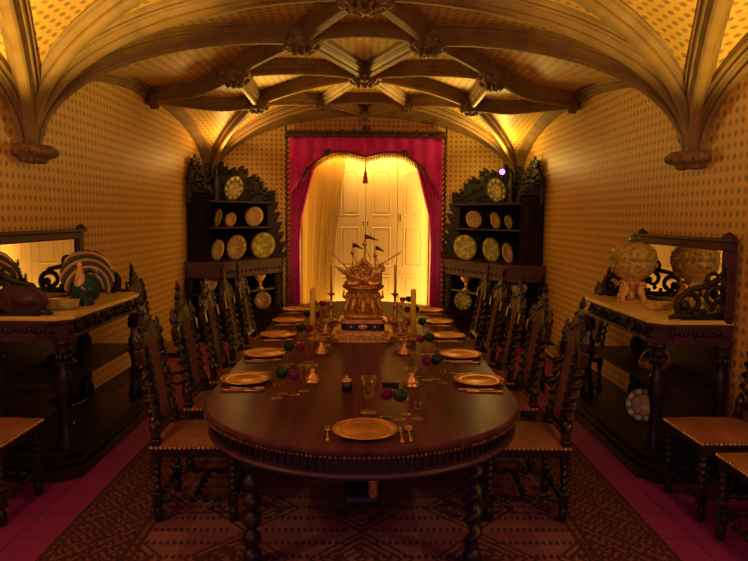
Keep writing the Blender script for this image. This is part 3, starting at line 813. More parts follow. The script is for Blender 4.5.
# big tureen right
tu = thing('lidded_tureen', 'large round gilt openwork tureen with lid on figural base, right sideboard', 'tureen', (2.10, 5.02, ZT))
mb = MB(); mb.lathe([(.07, .155), (.06, .17), (.10, .19), (.150, .235), (.168, .29), (.170, .325)], 40, lobes=20, amp=.03)
mb.foliage([(.168 * cos(a), .168 * sin(a), .30 + .02 * sin(a * 5)) for a in [2 * PI * k / 30 for k in range(30)]], .012, leaf=False, depth=1); mb.build('bowl', M['tureen'], tu)
mb = MB(); mb.lathe([(.172, .325), (.168, .37), (.150, .41), (.11, .445), (.05, .465), (.02, .47)], 40, lobes=20, amp=.03)
for z, r in ((.345, .174), (.385, .165), (.42, .142)): mb.foliage([(r * cos(a), r * sin(a), z) for a in [2 * PI * k / 28 for k in range(28)]], .009, leaf=False, depth=1)
mb.build('lid', M['tureen'], tu)
mb = MB(); mb.lathe([(.02, .465), (.04, .475), (.03, .49), (.018, .50), (.026, .515), (.004, .535)], 10, lobes=5, amp=.15); mb.build('lid_knob', M['majgreen'], tu)
for k in range(4):
    a = 2 * PI * k / 4 + .6; cx, cy = .085 * cos(a), .085 * sin(a); mb = MB()
    mb.tube([(cx + .02 * cos(a), cy + .02 * sin(a), .0), (cx + .02 * cos(a), cy, .04), (cx, cy, .075), (cx * .85, cy * .85, .115), (cx * .85, cy * .85, .13)], [.014, .016, .026, .024, .012], 8)
    mb.sphere((cx * .9, cy * .9, .145), .020, n=8, m=6)
    mb.tube([(cx * .85, cy * .85, .12), (cx * 1.3 - .02 * sin(a), cy * 1.3, .13), (cx * 1.1, cy * 1.1, .165)], [.010, .009, .007], 6)
    mb.tube([(cx, cy, .07), (cx * 1.35, cy * 1.35, .04), (cx * 1.3, cy * 1.3, .0)], [.015, .012, .010], 6)
    mb.build('cherub_figure', M['coral'], tu)
mb = MB(); mb.lathe([(.10, 0), (.105, .008), (.09, .016), (.03, .02), (.028, .10), (.06, .14), (.07, .16)], 24); mb.build('stem', M['goldrough'], tu)
d = thing('oblong_dish', 'oblong gilt ceramic dish in front of the tureen, right sideboard', 'dish', (2.12, 4.60, ZT), .1)
dish(d, .11, .075, .05, 'tureen'); mb = MB(); mb.foliage([(.108 * cos(a), .075 * sin(a), .046) for a in [2 * PI * k / 22 for k in range(22)]], .008, leaf=False); mb.build('beaded_rim', M['gold'], d)
# things on the lower shelves of the sideboards (shelf top .62, plinth top .19)
t = thing('silver_tureen', 'low silver covered dish on the left sideboard middle shelf', 'dish', (-2.14, 4.55, .62)); dish(t, .11, .08, .05, 'silver')
mb = MB(); mb.lathe([(.10, .045), (.085, .075), (.04, .095), (.012, .10), (.016, .115), (.003, .12)], 20, sq=.7); mb.build('cover', M['silver'], t)
t = thing('glass_compote', 'glass compote standing on the left sideboard plinth', 'compote', (-2.14, 4.62, .19))
mb = MB(); mb.lathe([(.06, 0), (.055, .008), (.012, .02), (.012, .10), (.05, .12), (.13, .16), (.135, .17), (.12, .162), (.01, .125)], 24); mb.build('bowl', M['silver'], t)
t = thing('silver_basket', 'oval silver basket on the middle shelf of the right sideboard', 'basket', (2.13, 4.62, .62)); dish(t, .12, .085, .055, 'goldrough')
mb = MB(); mb.tube([(.11 * cos(a), 0, .05 + .10 * sin(a)) for a in [PI * k / 12 for k in range(13)]], .007, 6); mb.build('handle', M['goldrough'], t)
t = thing('brass_candlestick', 'short brass candlestick at the shelf edge of the right sideboard', 'candlestick', (2.02, 4.36, .62))
mb = MB(); mb.lathe([(.045, 0), (.045, .01), (.015, .025), (.012, .07), (.022, .09), (.012, .11), (.028, .13), (.026, .15), (.015, .15)], 16); mb.build('stick', M['gold'], t)
t = thing('display_plate', 'round pale plate propped low inside the right sideboard', 'plate', (2.10, 4.75, .35)); 
def plate_mesh(r, dep=.018): 
    return [(r * .4, -.001), (r * .6, .002), (r * .66, dep * .6), (r, dep), (r * 1.0, dep + .004), (r * .64, dep * .75), (r * .55, .006), (.004, .005)]
t.rotation_euler = (PI / 2 - .2, 0, -.35); t.location = (2.10, 4.72, .192 + .125)
mb = MB(); mb.lathe(plate_mesh(.125), 28, lobes=0); mb.build('dish', M['pl_green'], t)

# ------------------------------------------------------------------ corner cabinets
def cabinet(s):
    BN = 1.60 if s > 0 else 1.36
    side = 'left' if s < 0 else 'right'
    t = thing('corner_cabinet', 'tall dark carved corner cabinet with plate shelves in the back %s corner' % side, 'cabinet', (s * 2.0, 9.5, 0))
    P = lambda a, b: (s * (W - .027 - a) - s * 2.0, Y1 - .004 - b - 9.5)
    def slab(mb, pts, z0, z1): mb.prism([P(*p) for p in pts], z0, z1)
    def wallstrip(mb, p, q, th, z0, z1):
        p, q = Vector(P(*p)), Vector(P(*q)); d = (q - p).normalized(); nrm = Vector((-d.y, d.x)) * th / 2
        mb.prism([tuple(p + nrm), tuple(q + nrm), tuple(q - nrm), tuple(p - nrm)], z0, z1)
    def low(e=0): return [(0, 0), (0, BN + e), (.50 + e, BN + e), (1.13 + e, .36), (1.13 + e, 0)]
    mb = MB(); slab(mb, low(.02), 0, .08); slab(mb, low(-.02), .08, .28); slab(mb, low(.01), .28, .34); mb.build('base', M['wood_matt'], t)
    mb = MB(); slab(mb, low(-.03), .62, .645); mb.build('lower_shelf', M['wood'], t)
    mb = MB(); slab(mb, low(.03), .06 + .99, .06 + 1.02); slab(mb, low(.015), .96, 1.05); mb.build('counter', M['wood_red'], t)
    mb = MB()
    for p, q in (((.02, BN - .01), (.49, BN - .01)), ((.49, BN - .01), (1.115, .35)), ((1.115, .35), (1.115, .01))): wallstrip(mb, p, q, .03, .86, .96)
    for i in range(14):
        u = i / 13; a, b = .49 + .62 * u, BN - .01 - (BN - .36) * u; x, y = P(a + .018, b + .01)
        mb.sphere((x, y, .94), .026 * rnd.uniform(.7, 1.1), n=6, m=4)
    mb.build('frieze', M['wood_red'], t)
    for (a, b) in ((.03, BN - .03), (.47, BN - .04), (1.09, .36), (1.09, .04)):
        mb = MB(); x, y = P(a, b); mb.box(x - .04, x + .04, y - .04, y + .04, .34, .84, bev=.01)
        mb.twist((x, y - .045, .36), (x, y - .045, .82), .016, .010, 4, 6, 8); mb.build('post', M['wood'], t)
    mb = MB(); wallstrip(mb, (.012, .0), (.012, BN - .02), .024, .34, .96); wallstrip(mb, (0, .012), (1.12, .012), .024, .34, .96)
    wallstrip(mb, (.012, .0), (.012, BN - .14), .024, 1.08, 2.15); wallstrip(mb, (0, .012), (.98, .012), .024, 1.08, 1.98)
    mb.build('back_board', M['wood_matt'], t)
    # upper shelves
    def up(e=0): return [(0, 0), (0, BN - .13), (.30 + e, BN - .13), (.98 + e, .34), (.98 + e, 0)]
    for z in (1.52, 1.88):
        mb = MB(); slab(mb, up(0), z, z + .022); slab(mb, up(.012), z + .006, z + .016); mb.build('plate_shelf', M['wood_red'], t)
    # end panels, jagged carved outline
    def jag(fn, z0, z1, n_, th, lab):
        mb = MB(); fn(mb); return mb
    mb = MB(); wallstrip(mb, (.0, BN - .14), (.30, BN - .14), .03, 1.08, 2.0)
    x0, y = P(.0, BN - .16); x1, _ = P(.30, BN - .16)
    mb.foliage([(x0 + (x1 - x0) * rnd.uniform(.1, .95), y - .02, rnd.uniform(1.06, 2.05)) for k in range(46)], .028)
    mb.foliage([(x1, y, 1.06 + .05 * k) for k in range(19)], .022)
    mb.build('end_panel', M['wood_matt'], t)
    mb = MB()
    # wing on the back wall: scalloped outline growing wider downwards
    x, y = P(.98, .03)
    for k in range(18):
        z = 1.05 + k * .05; a = .98 + .16 * (1 - k / 18) + .04 * sin(k * 2.1); xx_, yy_ = P(a, .03)
        x2, _ = P(.9, .03); mb.box(min(xx_, x2), max(xx_, x2), yy_ - .02, yy_ + .02, z, z + .05)
        mb.sphere((xx_, yy_, z + .03), .034, (1, .7, 1), 7, 5)
        mb.tube([(xx_, yy_, z + .03), (xx_ - s * .03, yy_, z + .055), (xx_ - s * .045, yy_, z + .04)], [.02, .014, .005], 6)
    mb.build('side_wing', M['wood'], t)
    # crests: jagged carved gables along both walls
    mb = MB(); hs = [(0.0, 2.42), (.18, 2.46), (.34, 2.36), (.50, 2.42), (.62, 2.26), (.74, 2.28), (.84, 2.08), (.94, 2.08), (1.02, 1.92)]
    for k in range(17):
        a = k * .06; z = interp(hs, a) + .03 * sin(k * 2.4); xx_, yy_ = P(a + .03, .045)
        mb.box(xx_ - .031, xx_ + .031, yy_ - .02, yy_ + .02, 1.88, z - .03); mb.sphere((xx_, yy_, z - .02), .042, (1, .8, 1), 7, 5)
        mb.tube([(xx_, yy_, z - .02), (xx_ - s * .02, yy_, z + .02), (xx_ - s * .05, yy_, z + .03)], [.025, .018, .004], 6)
        for q in range(3):
            zz = rnd.uniform(1.94, z); mb.sphere((xx_, yy_ - .025, zz), rnd.uniform(.018, .032), (1, .8, 1), 6, 4)
    mb.build('crest', M['wood'], t)
    mb = MB(); hs = [(0, 2.42), (.3, 2.40), (.5, 2.30), (.8, 2.34), (1.0, 2.44), (1.2, 2.46), (1.35, 2.36), (1.5, 2.12), (1.6, 2.0)]
    for k in range(25):
        b_ = k * .062 * BN / 1.6; z = interp(hs, b_ * 1.6 / BN) + .04 * sin(k * 2.2); xx_, yy_ = P(.05, b_)
        mb.box(xx_ - .02, xx_ + .02, yy_ - .032, yy_ + .032, 1.88, z - .04); mb.sphere((xx_, yy_, z - .03), .045, (.8, 1, 1), 7, 5)
        mb.tube([(xx_, yy_, z - .03), (xx_, yy_ - .02, z + .03), (xx_ - s * .03, yy_ - .02, z + .05)], [.028, .02, .004], 6)
        for q in range(3): mb.sphere((xx_ - s * .025, yy_, rnd.uniform(1.95, z)), rnd.uniform(.02, .036), (.8, 1, 1), 6, 4)
    # scroll over the end panel
    for k in range(12):
        a = .02 + k * .027; z = 2.02 + .22 * (1 - k / 12) + .03 * sin(k * 2); xx_, yy_ = P(a, BN - .14)
        mb.sphere((xx_, yy_, z - .03), .036, n=7, m=5); mb.box(xx_ - .016, xx_ + .016, yy_ - .015, yy_ + .015, 1.98, z - .02)
    mb.build('crest', M['wood'], t)
    # urn knob in the corner
    mb = MB(); x, y = P(.16, .18); mb.lathe([(.06, 1.90), (.08, 1.94), (.04, 2.0), (.09, 2.12), (.07, 2.22), (.03, 2.30), (.04, 2.36), (.005, 2.44)], 14, T(x, y, 0)); mb.build('finial', M['wood'], t)
    return t
cabinet(-1); cabinet(1)
def disp_plate(x, y, zb, r, matn, yaw, label, tilt=.22, lobes=0):
    t = thing('display_plate', label, 'plate', (x, y, zb + r * cos(tilt) + .002)); t.rotation_euler = (PI / 2 - tilt, 0, yaw)
    k = r / .13
    mb = MB(); mb.lathe([(a, b) for a, b in plate_mesh(.13)], 30, lobes=lobes, amp=.03 if lobes else 0)
    o = mb.build('dish', M[matn], t); t.scale = (k, k, k)
    mb = MB(); mb.tube([(-.05, -.10, -.012), (-.05, -.128, .02), (-.05, -.118, .035)], .005, 5); mb.tube([(.05, -.10, -.012), (.05, -.128, .02), (.05, -.118, .035)], .005, 5); mb.build('plate_stand', M['darkgilt'], t)
    return t
L_ = [
 # x, y, shelf z, r, material, yaw, label
 (-1.82, 9.28, 1.902, .175, 'pl_green', -.5, 'large green patterned plate standing on top of the left corner cabinet'),
 (-2.00, 9.05, 1.542, .125, 'pl_gold', -.95, 'brass plate turned edge-on, left end of the left cabinet upper shelf'),
 (-1.85, 9.15, 1.542, .10, 'pl_tan', -.5, 'small brownish plate in the middle of the left cabinet upper shelf'),
 (-1.58, 9.50, 1.542, .145, 'pl_gold', -.3, 'bright brass plate at the right end of the left cabinet upper shelf'),
 (-1.99, 8.95, 1.082, .145, 'pl_gold', -.7, 'plain gold plate at the left of the left cabinet counter row'),
 (-1.77, 9.14, 1.082, .175, 'pl_tan', -.5, 'pale patterned plate in the middle of the left cabinet counter row'),
 (-1.44, 9.42, 1.082, .19, 'pl_yellow', -.3, 'large yellow-green plate at the right of the left cabinet counter row'),
 (-2.14, 9.02, .647, .12, 'pl_tan', .0, 'brown plate in the left cabinet niche behind the chair crests'),
 (-1.46, 9.44, .342, .13, 'pl_tan', -.2, 'patterned plate on the lowest shelf of the left cabinet'),
 (1.85, 9.18, 1.902, .175, 'pl_green', .5, 'large green patterned plate standing on top of the right corner cabinet'),
 (1.60, 9.50, 1.542, .13, 'pl_tan', .3, 'brownish patterned plate at the left end of the right cabinet upper shelf'),
 (1.84, 9.15, 1.542, .12, 'pl_gold', .75, 'gold oval-looking plate in the middle of the right cabinet upper shelf'),
 (1.985, 8.95, 1.542, .10, 'pl_tan', .8, 'small grey-brown plate at the right end of the right cabinet upper shelf'),
 (1.47, 9.44, 1.082, .185, 'pl_yellow', .3, 'large yellow-green plate at the left of the right cabinet counter row'),
 (1.78, 9.10, 1.082, .17, 'pl_yellow', .6, 'pale yellow plate in the middle of the right cabinet counter row'),
 (1.95, 8.82, 1.082, .14, 'pl_gold', .8, 'tan gold plate at the right of the right cabinet counter row'),
 (2.12, 8.80, .647, .12, 'pl_tan', .0, 'brown plate in the right cabinet niche behind the chair crests'),
 (1.46, 9.44, .342, .14, 'pl_green', .2, 'patterned plate on the lowest shelf of the right cabinet'),
]
for a in L_: disp_plate(a[0], a[1], a[2], a[3], a[4], a[5], a[6])
for s, lab in ((-1, 'reddish goblet on the lower shelf of the left corner cabinet'), (1, 'gilt goblet on the lower shelf of the right corner cabinet')):
    t = thing('display_goblet', lab, 'goblet', (s * 1.50, 9.42, .647))
    mb = MB(); mb.lathe([(.06, 0), (.055, .012), (.02, .03), (.016, .06), (.03, .075), (.016, .09), (.03, .105)], 16); mb.build('stem', M['goldrough'], t)
    mb = MB(); mb.lathe([(.02, .10), (.055, .13), (.085, .19), (.09, .20), (.08, .195), (.01, .12)], 20); mb.build('cup', M['goldrough' if s > 0 else 'coral'], t)
lp = thing('small_spotlight', 'small violet-glowing lamp on top of the right corner cabinet', 'lamp', (1.90, 9.02, 2.33))
mb = MB(); mb.lathe([(.03, -.4), (.03, -.39), (.006, -.385), (.006, -.03)], 10, T(0, .03, 0)); mb.build('stand', M['dark'], lp)
mb = MB(); mb.lathe([(.035, -.01), (.048, .0), (.04, .05), (.01, .07)], 16, RX(-PI / 2)); mb.build('housing', M['dark'], lp)
mb = MB(); mb.sphere((0, -.008, 0), .040, (1, .5, 1), 14, 8); mb.build('lens', M['led'], lp)

# ------------------------------------------------------------------ table ware
TT = TZ + .001
def plate_proto():
    t = thing('gold_plate', 'x', 'plate'); r = .14; mb = MB()
    mb.lathe([(.075, 0), (.085, .002), (.10, .010), (r, .018), (r + .002, .021), (.098, .014), (.085, .006), (.004, .005)], 36); mb.build('dish', M['gold'], t)
    mb = MB(); mb.tube([((r) * cos(2 * PI * k / 36), (r) * sin(2 * PI * k / 36), .020) for k in range(37)], .0035, 6); mb.build('rim', M['gold'], t); return t
def cutlery(kind):
    t = thing({'fork': 'table_fork', 'knife': 'table_knife', 'spoon': 'table_spoon'}[kind], 'x', kind)
    mb = MB()       # lies along +Y (handle at -Y)
    mb.tube([(0, -.10, .007), (0, -.06, .006), (0, -.02, .006), (0, .03, .006)], [.008, .006, .004, .003], 6, S(1, 1, 1)); mb.build('handle', M['gold'], t)
    mb = MB()
    if kind == 'fork':
        mb.box(-.011, .011, .03, .05, .004, .008, bev=.001)
        for k in range(4): mb.box(-.011 + k * .0065, -.0085 + k * .0065, .05, .095, .004, .007)
        mb.build('tines', M['gold'], t)
    elif kind == 'knife':
        mb.prism([(-.008, .03), (.008, .03), (.009, .09), (.004, .115), (-.006, .12)], .003, .006); mb.build('blade', M['silver'], t)
    else:
        mb.sphere((0, .062, .009), .033, (.6, 1, .22), 12, 6); mb.build('bowl', M['gold'], t)
    return t
def glass(name, cat, bowlm, rb, hb, hs, shape='round'):
    t = thing(name, 'x', cat)
    mb = MB(); mb.lathe([(.031, 0), (.030, .003), (.006, .006), (.004, .01)], 18); mb.build('foot', M['gclear'], t)
    mb = MB(); mb.lathe([(.004, .008), (.0035, hs * .4), (.006, hs * .5), (.0035, hs * .6), (.004, hs)], 8); mb.build('stem', M['gclear'], t)
    mb = MB(); w = .0018
    if shape == 'round': pr = [(.003, 0), (.6 * rb, .12 * hb), (rb * .95, .38 * hb), (rb, .62 * hb), (rb * .88, hb)]
    elif shape == 'flute': pr = [(.003, 0), (.6 * rb, .05 * hb), (rb * .8, .25 * hb), (rb * .85, .6 * hb), (rb, hb)]
    else: pr = [(.003, 0), (.8 * rb, .1 * hb), (rb * .98, .5 * hb), (rb, hb)]
    inn = [(max(r_ - w, .0015), z + (w if i_ == 0 else 0)) for i_, (r_, z) in enumerate(pr)][::-1]
    mb.lathe([(r_, z + hs) for r_, z in pr + inn], 18); mb.build('bowl', M[bowlm], t); return t
protos = dict(plate=plate_proto(), fork=cutlery('fork'), knife=cutlery('knife'), spoon=cutlery('spoon'),
              green=glass('green_wine_glass', 'wine glass', 'ggreen', .034, .057, .082), ruby=glass('ruby_wine_glass', 'wine glass', 'gruby', .031, .053, .080),
              flute=glass('crystal_flute', 'wine glass', 'gclear', .028, .085, .055, 'flute'), cordial=glass('cordial_glass', 'cordial glass', 'gclear', .019, .035, .045, 'cup'))
pu = {}
def put(kind, x, y, rot, label, group, z=TT):
    if kind not in pu:
        pu[kind] = 1; c = protos[kind]; c['label'] = label
    else: c = dup(protos[kind], label)
    c['group'] = group; c.location = (x, y, z); c.rotation_euler = (0, 0, rot); return c
desc = {'plate': 'gold dinner plate', 'fork': 'gold table fork', 'knife': 'gold-handled table knife', 'spoon': 'gold table spoon', 'green': 'green wine glass',
        'ruby': 'ruby red wine glass', 'flute': 'tall clear crystal glass', 'cordial': 'small clear cordial glass'}
plc = ['nearest place', 'second place', 'third place', 'fourth place', 'farthest place']
for s, sd in ((-1, 'left'), (1, 'right')):
    for k in range(5):
        y = PY[k]; at = ' at the %s on the %s side of the table' % (plc[k], sd)
        g = lambda q: q + ' on the dining table'
        put('plate', s * .665, y, 0, desc['plate'] + at, 'gold plates on the dining table')
        a = -PI / 2 if s < 0 else PI / 2           # tips point at the table middle
        near = ('knife', 'spoon') if s < 0 else ('fork', 'fork')
        put(near[0], s * .66, y - .20 - .012, a + rnd.uniform(-.06, .06), (desc[near[0]] + ', outer one,' if s > 0 else desc[near[0]]) + at, 'cutlery on the dining table')
        put(near[1], s * .62, y - .175, a + rnd.uniform(-.06, .06), (desc[near[1]] + ', inner one,' if s > 0 else desc[near[1]]) + at, 'cutlery on the dining table')
        put('fork' if s < 0 else 'knife', s * .64, y + .19, a + rnd.uniform(-.05, .05), desc['fork' if s < 0 else 'knife'] + at, 'cutlery on the dining table')
        yo = -.28 if s < 0 else .05
        j = lambda q: rnd.uniform(-q, q)
        xo = .03 if k > 0 else 0
        put('green', s * (.435 + xo) + j(.01), y + yo + .02, 0, desc['green'] + at, 'coloured wine glasses on the dining table')
        put('ruby', s * (.362 + xo) + j(.01), y + yo, 0, desc['ruby'] + at, 'coloured wine glasses on the dining table')
        put('flute', s * (.315 + xo) + j(.01), y + yo + .08, 0, desc['flute'] + at, 'clear glasses on the dining table')
        put('cordial', s * (.45 + xo) + j(.01), y + yo - .065, 0, desc['cordial'] + at, 'clear glasses on the dining table')
at = ' at the near head place of the table'
put('plate', .012, 2.76, 0, desc['plate'] + at, 'gold plates on the dining table')
put('fork', -.15, 2.74, .05, desc['fork'] + at, 'cutlery on the dining table')
put('knife', .168, 2.72, 0, desc['knife'] + at, 'cutlery on the dining table'); put('spoon', .205, 2.74, 0, desc['spoon'] + at, 'cutlery on the dining table')
c = put('flute', .03, 3.06, 0, desc['flute'] + at, 'clear glasses on the dining table'); c.scale = (1.35, 1.35, 1.25)
put('ruby', .112, 2.99, 0, desc['ruby'] + at, 'coloured wine glasses on the dining table'); put('green', .176, 2.95, 0, desc['green'] + at, 'coloured wine glasses on the dining table')
put('cordial', .205, 3.03, 0, desc['cordial'] + at + ', farther one', 'clear glasses on the dining table'); put('cordial', .258, 2.96, 0, desc['cordial'] + at + ', right one', 'clear glasses on the dining table')
at = ' at the far head place behind the centrepiece'
put('plate', 0, 7.06, 0, desc['plate'] + at, 'gold plates on the dining table')
# fluted cup and box
t = thing('fluted_cup', 'small black fluted cup with gilt rim and lid near the table front', 'cup', (-.085, 3.44, TT))
mb = MB(); mb.lathe([(.026, 0), (.026, .055)], 28, lobes=14, amp=.08); mb.build('body', M['dark'], t)
mb = MB(); mb.lathe([(.029, .055), (.030, .060), (.022, .066), (.006, .072), (.007, .082), (.002, .086)], 18); mb.build('lid', M['gold'], t)
t = thing('menu_holder', 'small black fluted box with gilt rim behind the ruby glass', 'box', (.155, 3.50, TT))
mb = MB(); mb.box(-.045, .045, -.02, .02, 0, .036); 
for k in range(9): mb.box(-.042 + k * .010, -.037 + k * .010, -.024, .024, .003, .034)
mb.build('body', M['dark'], t); mb = MB(); mb.box(-.047, .047, -.025, .025, .036, .040); mb.build('rim', M['darkgilt'], t)
# gilt salt cellars
def cellar():
    t = thing('gilt_salt_cellar', 'x', 'salt cellar'); mb = MB()
    mb.lathe([(.045, 0), (.047, .006), (.03, .012), (.036, .022), (.026, .040), (.012, .055), (.018, .065), (.010, .075)], 18, lobes=6, amp=.08)
    mb.foliage([(.034 * cos(a), .034 * sin(a), .02) for a in [2 * PI * k / 8 for k in range(8)]], .009, leaf=False, depth=1); mb.build('base', M['gold'], t)
    mb = MB(); mb.lathe([(.008, .075), (.028, .088), (.032, .10), (.026, .098), (.004, .082)], 16); mb.build('cup', M['gclear'], t); return t
cl = cellar()
for i, (x, y, lab) in enumerate(((-.285, 3.64, 'gilt salt cellar near the front of the table, left of centre'), (.275, 3.56, 'gilt salt cellar near the front of the table, right of centre'),
        (-.285, 4.42, 'gilt salt cellar left of the centrepiece front corner'), (.285, 4.42, 'gilt salt cellar right of the centrepiece front corner'),
        (-.30, 5.25, 'gilt salt cellar left of the ship centrepiece'), (.30, 5.25, 'gilt salt cellar right of the ship centrepiece'))):
    c = cl if i == 0 else dup(cl, lab); c['label'] = lab; c['group'] = 'salt cellars on the dining table'; c.location = (x, y, TT)
# crystal bowls beside the plateau
def bowlc():
    t = thing('crystal_bowl', 'x', 'bowl'); mb = MB()
    mb.lathe([(.04, 0), (.042, .004), (.012, .012), (.012, .03), (.04, .045), (.065, .075), (.068, .08), (.062, .076), (.006, .035)], 22, lobes=11, amp=.03); mb.build('bowl', M['gclear'], t)
    mb = MB(); mb.tube([(.068 * cos(2 * PI * k / 24), .068 * sin(2 * PI * k / 24), .08) for k in range(25)], .003, 5); mb.build('rim', M['gold'], t); return t
bc = bowlc()
for i, (x, y, lab) in enumerate(((-.275, 4.68, 'gilt-rimmed crystal bowl at the left of the centrepiece'), (.275, 4.68, 'gilt-rimmed crystal bowl at the right of the centrepiece'))):
    c = bc if i == 0 else dup(bc, lab); c['label'] = lab; c['group'] = 'crystal bowls by the centrepiece'; c.location = (x, y, TT)
# candlesticks
def stickp(name, h, rc, hc):
    t = thing(name, 'x', 'candlestick'); mb = MB()
    if h < .1: mb.lathe([(.05, 0), (.052, .008), (.03, .014), (.02, .03), (.035, .04), (.030, .06), (.020, .06)], 18)
    else: mb.lathe([(.06, 0), (.062, .01), (.03, .025), (.018, .05), (.028, .07), (.012, .09), (.014, h * .5), (.024, h * .56), (.010, h * .62), (.010, h * .85), (.035, h * .93), (.038, h * .95), (.016, h * .96), (.014, h)], 16)
    mb.build('stick', M['gold'], t); c = thing
    return t
def candle(r, h):
    mb = MB(); mb.lathe([(r, 0), (r, h - .006), (r * .8, h), (.003, h)], 14); o = mb.build('tall_candle', M['candle'])
    w = MB(); w.tube([(0, 0, h - .002), (.001, 0, h + .012)], .0015, 5); w.build('wick', M['dark'], o); return o
a = stickp('low_candlestick', .06, 0, 0); b = stickp('tall_candlestick', .27, 0, 0); ca = candle(.021, .33); cb = candle(.011, .24)
for i, s in enumerate((-1, 1)):
    sd = 'left' if s < 0 else 'right'
    c = a if i == 0 else dup(a, 'x'); c['label'] = 'low gilt candlestick holding the thick candle at table %s' % sd; c.location = (s * .385, 4.93, TT); c['group'] = 'low candlesticks'
    c = b if i == 0 else dup(b, 'x'); c['label'] = 'tall slender gilt candlestick behind the ship, %s one' % sd; c.location = (s * .285, 5.78, TT); c['group'] = 'tall candlesticks'
    c = ca if i == 0 else dup(ca, 'x'); tag(c, 'thick yellow candle standing %s of the centrepiece' % sd, 'candle', 'thick yellow candles'); c.location = (s * .385, 4.93, TT + .0605)
    c = cb if i == 0 else dup(cb, 'x'); tag(c, 'thin candle in the tall candlestick %s of the ship' % sd, 'candle', 'thin candles'); c.location = (s * .285, 5.78, TT + .2705)

# ------------------------------------------------------------------ centrepiece
ep = thing('ship_centrepiece', 'ornate gilt ship centrepiece on a stepped mirrored base, middle of the table', 'centrepiece', (.0, 5.0, TT))
def cham(hx, hy, c): return [(-hx + c, -hy), (hx - c, -hy), (hx, -hy + c), (hx, hy - c), (hx - c, hy), (-hx + c, hy), (-hx, hy - c), (-hx, -hy + c)]
mb = MB(); mb.prism(cham(.235, .20, .05), 0, .015); mb.prism(cham(.225, .19, .05), .015, .045); mb.prism(cham(.232, .196, .05), .045, .055); mb.prism(cham(.205, .17, .045), .055, .08)
mb.foliage([(x, -.193, .03) for x in [-.17 + .034 * k for k in range(11)]], .013); mb.foliage([(s * .228, y, .03) for s in (-1, 1) for y in [-.14 + .04 * k for k in range(8)]], .013)
for sx in (-1, 1):
    for sy in (-1, 1): mb.sphere((sx * .19, sy * .165, .03), .03, n=8, m=6)
mb.build('base', M['goldrough'], ep)
mb = MB(); mb.prism(cham(.165, .135, .03), .08, .135); mb.build('plinth_drum', M['dark'], ep)
mb = MB(); mb.prism(cham(.185, .155, .035), .135, .150); mb.prism(cham(.17, .14, .03), .150, .162); mb.foliage([(x, -.15, .145) for x in [-.14 + .035 * k for k in range(9)]], .010)
mb.sphere((0, -.137, .108), .03, (1.3, .3, .7), 10, 6)
for s in (-1, 1): mb.sphere((s * .09, -.137, .108), .012, (1, .4, 1), 8, 5)
mb.build('upper_step', M['gold'], ep)
mb = MB(); mb.lathe([(.13, .162), (.15, .17), (.155, .19), (.14, .20), (.10, .21)], 24, lobes=8, amp=.05); mb.lathe([(.105, .20), (.095, .26), (.11, .30), (.10, .34), (.11, .37), (.12, .38)], 24, lobes=8, amp=.08); mb.foliage([(.105 * cos(q), .105 * sin(q), .23 + .05 * (k % 3)) for k, q in enumerate([2 * PI * k / 30 for k in range(30)])], .016, leaf=False, depth=1); mb.build('pedestal', M['goldrough'], ep)
for k in range(10):
    a_ = 2 * PI * k / 10 + .31; r = .125; cx, cy = r * cos(a_), r * sin(a_); mb = MB()
    mb.tube([(cx * 1.1, cy * 1.1, .20), (cx * 1.15, cy * 1.15, .235), (cx, cy, .265), (cx * .95, cy * .95, .305), (cx, cy, .325)], [.014, .015, .022, .020, .010], 8)
    mb.sphere((cx, cy, .340), .017, n=8, m=6)
    mb.tube([(cx, cy, .305), (cx * 1.3, cy * 1.25, .325), (cx * 1.25, cy * 1.25, .365)], [.009, .008, .006], 6); mb.build('figure', M['goldrough'], ep)
mb = MB(); mb.lathe([(.08, .365), (.125, .375), (.15, .395), (.152, .415), (.135, .41), (.02, .385)], 28, lobes=14, amp=.06)
for s in (-1, 1): mb.sphere((s * .080, -.095, .435), .050, (1.3, .8, .75), 12, 8)
mb.build('shell_dish', M['gold'], ep)
# hull: pointed bow to the left, high stern to the right
def hull():
    mb = MB(); rs = []
    for k in range(17):
        u = k / 16; x = -.135 + .28 * u
        w = .078 * (sin(PI * min(1, .06 + u * .62)) ** .8); top = .475 + .10 * abs(u - .48) ** 1.6 * 2.2 + (.035 if u > .72 else 0)
        keel = .400 + .06 * (1 - u) ** 4 + .035 * u ** 3
        ring = []
        for q in range(13):
            a_ = PI * q / 12; ring.append((x, -w * cos(a_), top - (top - keel) * sin(a_) ** .8))
        rs.append(ring)
    mb.rings(rs, closed=True, caps=True); return mb
mb = hull(); mb.tube([(-.13, 0, .50), (-.17, 0, .525), (-.215, 0, .555)], [.018, .012, .004], 8); mb.box(.10, .165, -.052, .052, .52, .565, bev=.008); mb.box(.085, .155, -.056, .056, .555, .568)
for k in range(9): mb.sphere((-.10 + .026 * k, -.058, .47), .010, n=6, m=4)
mb.build('hull', M['goldrough'], ep)
mb = MB()

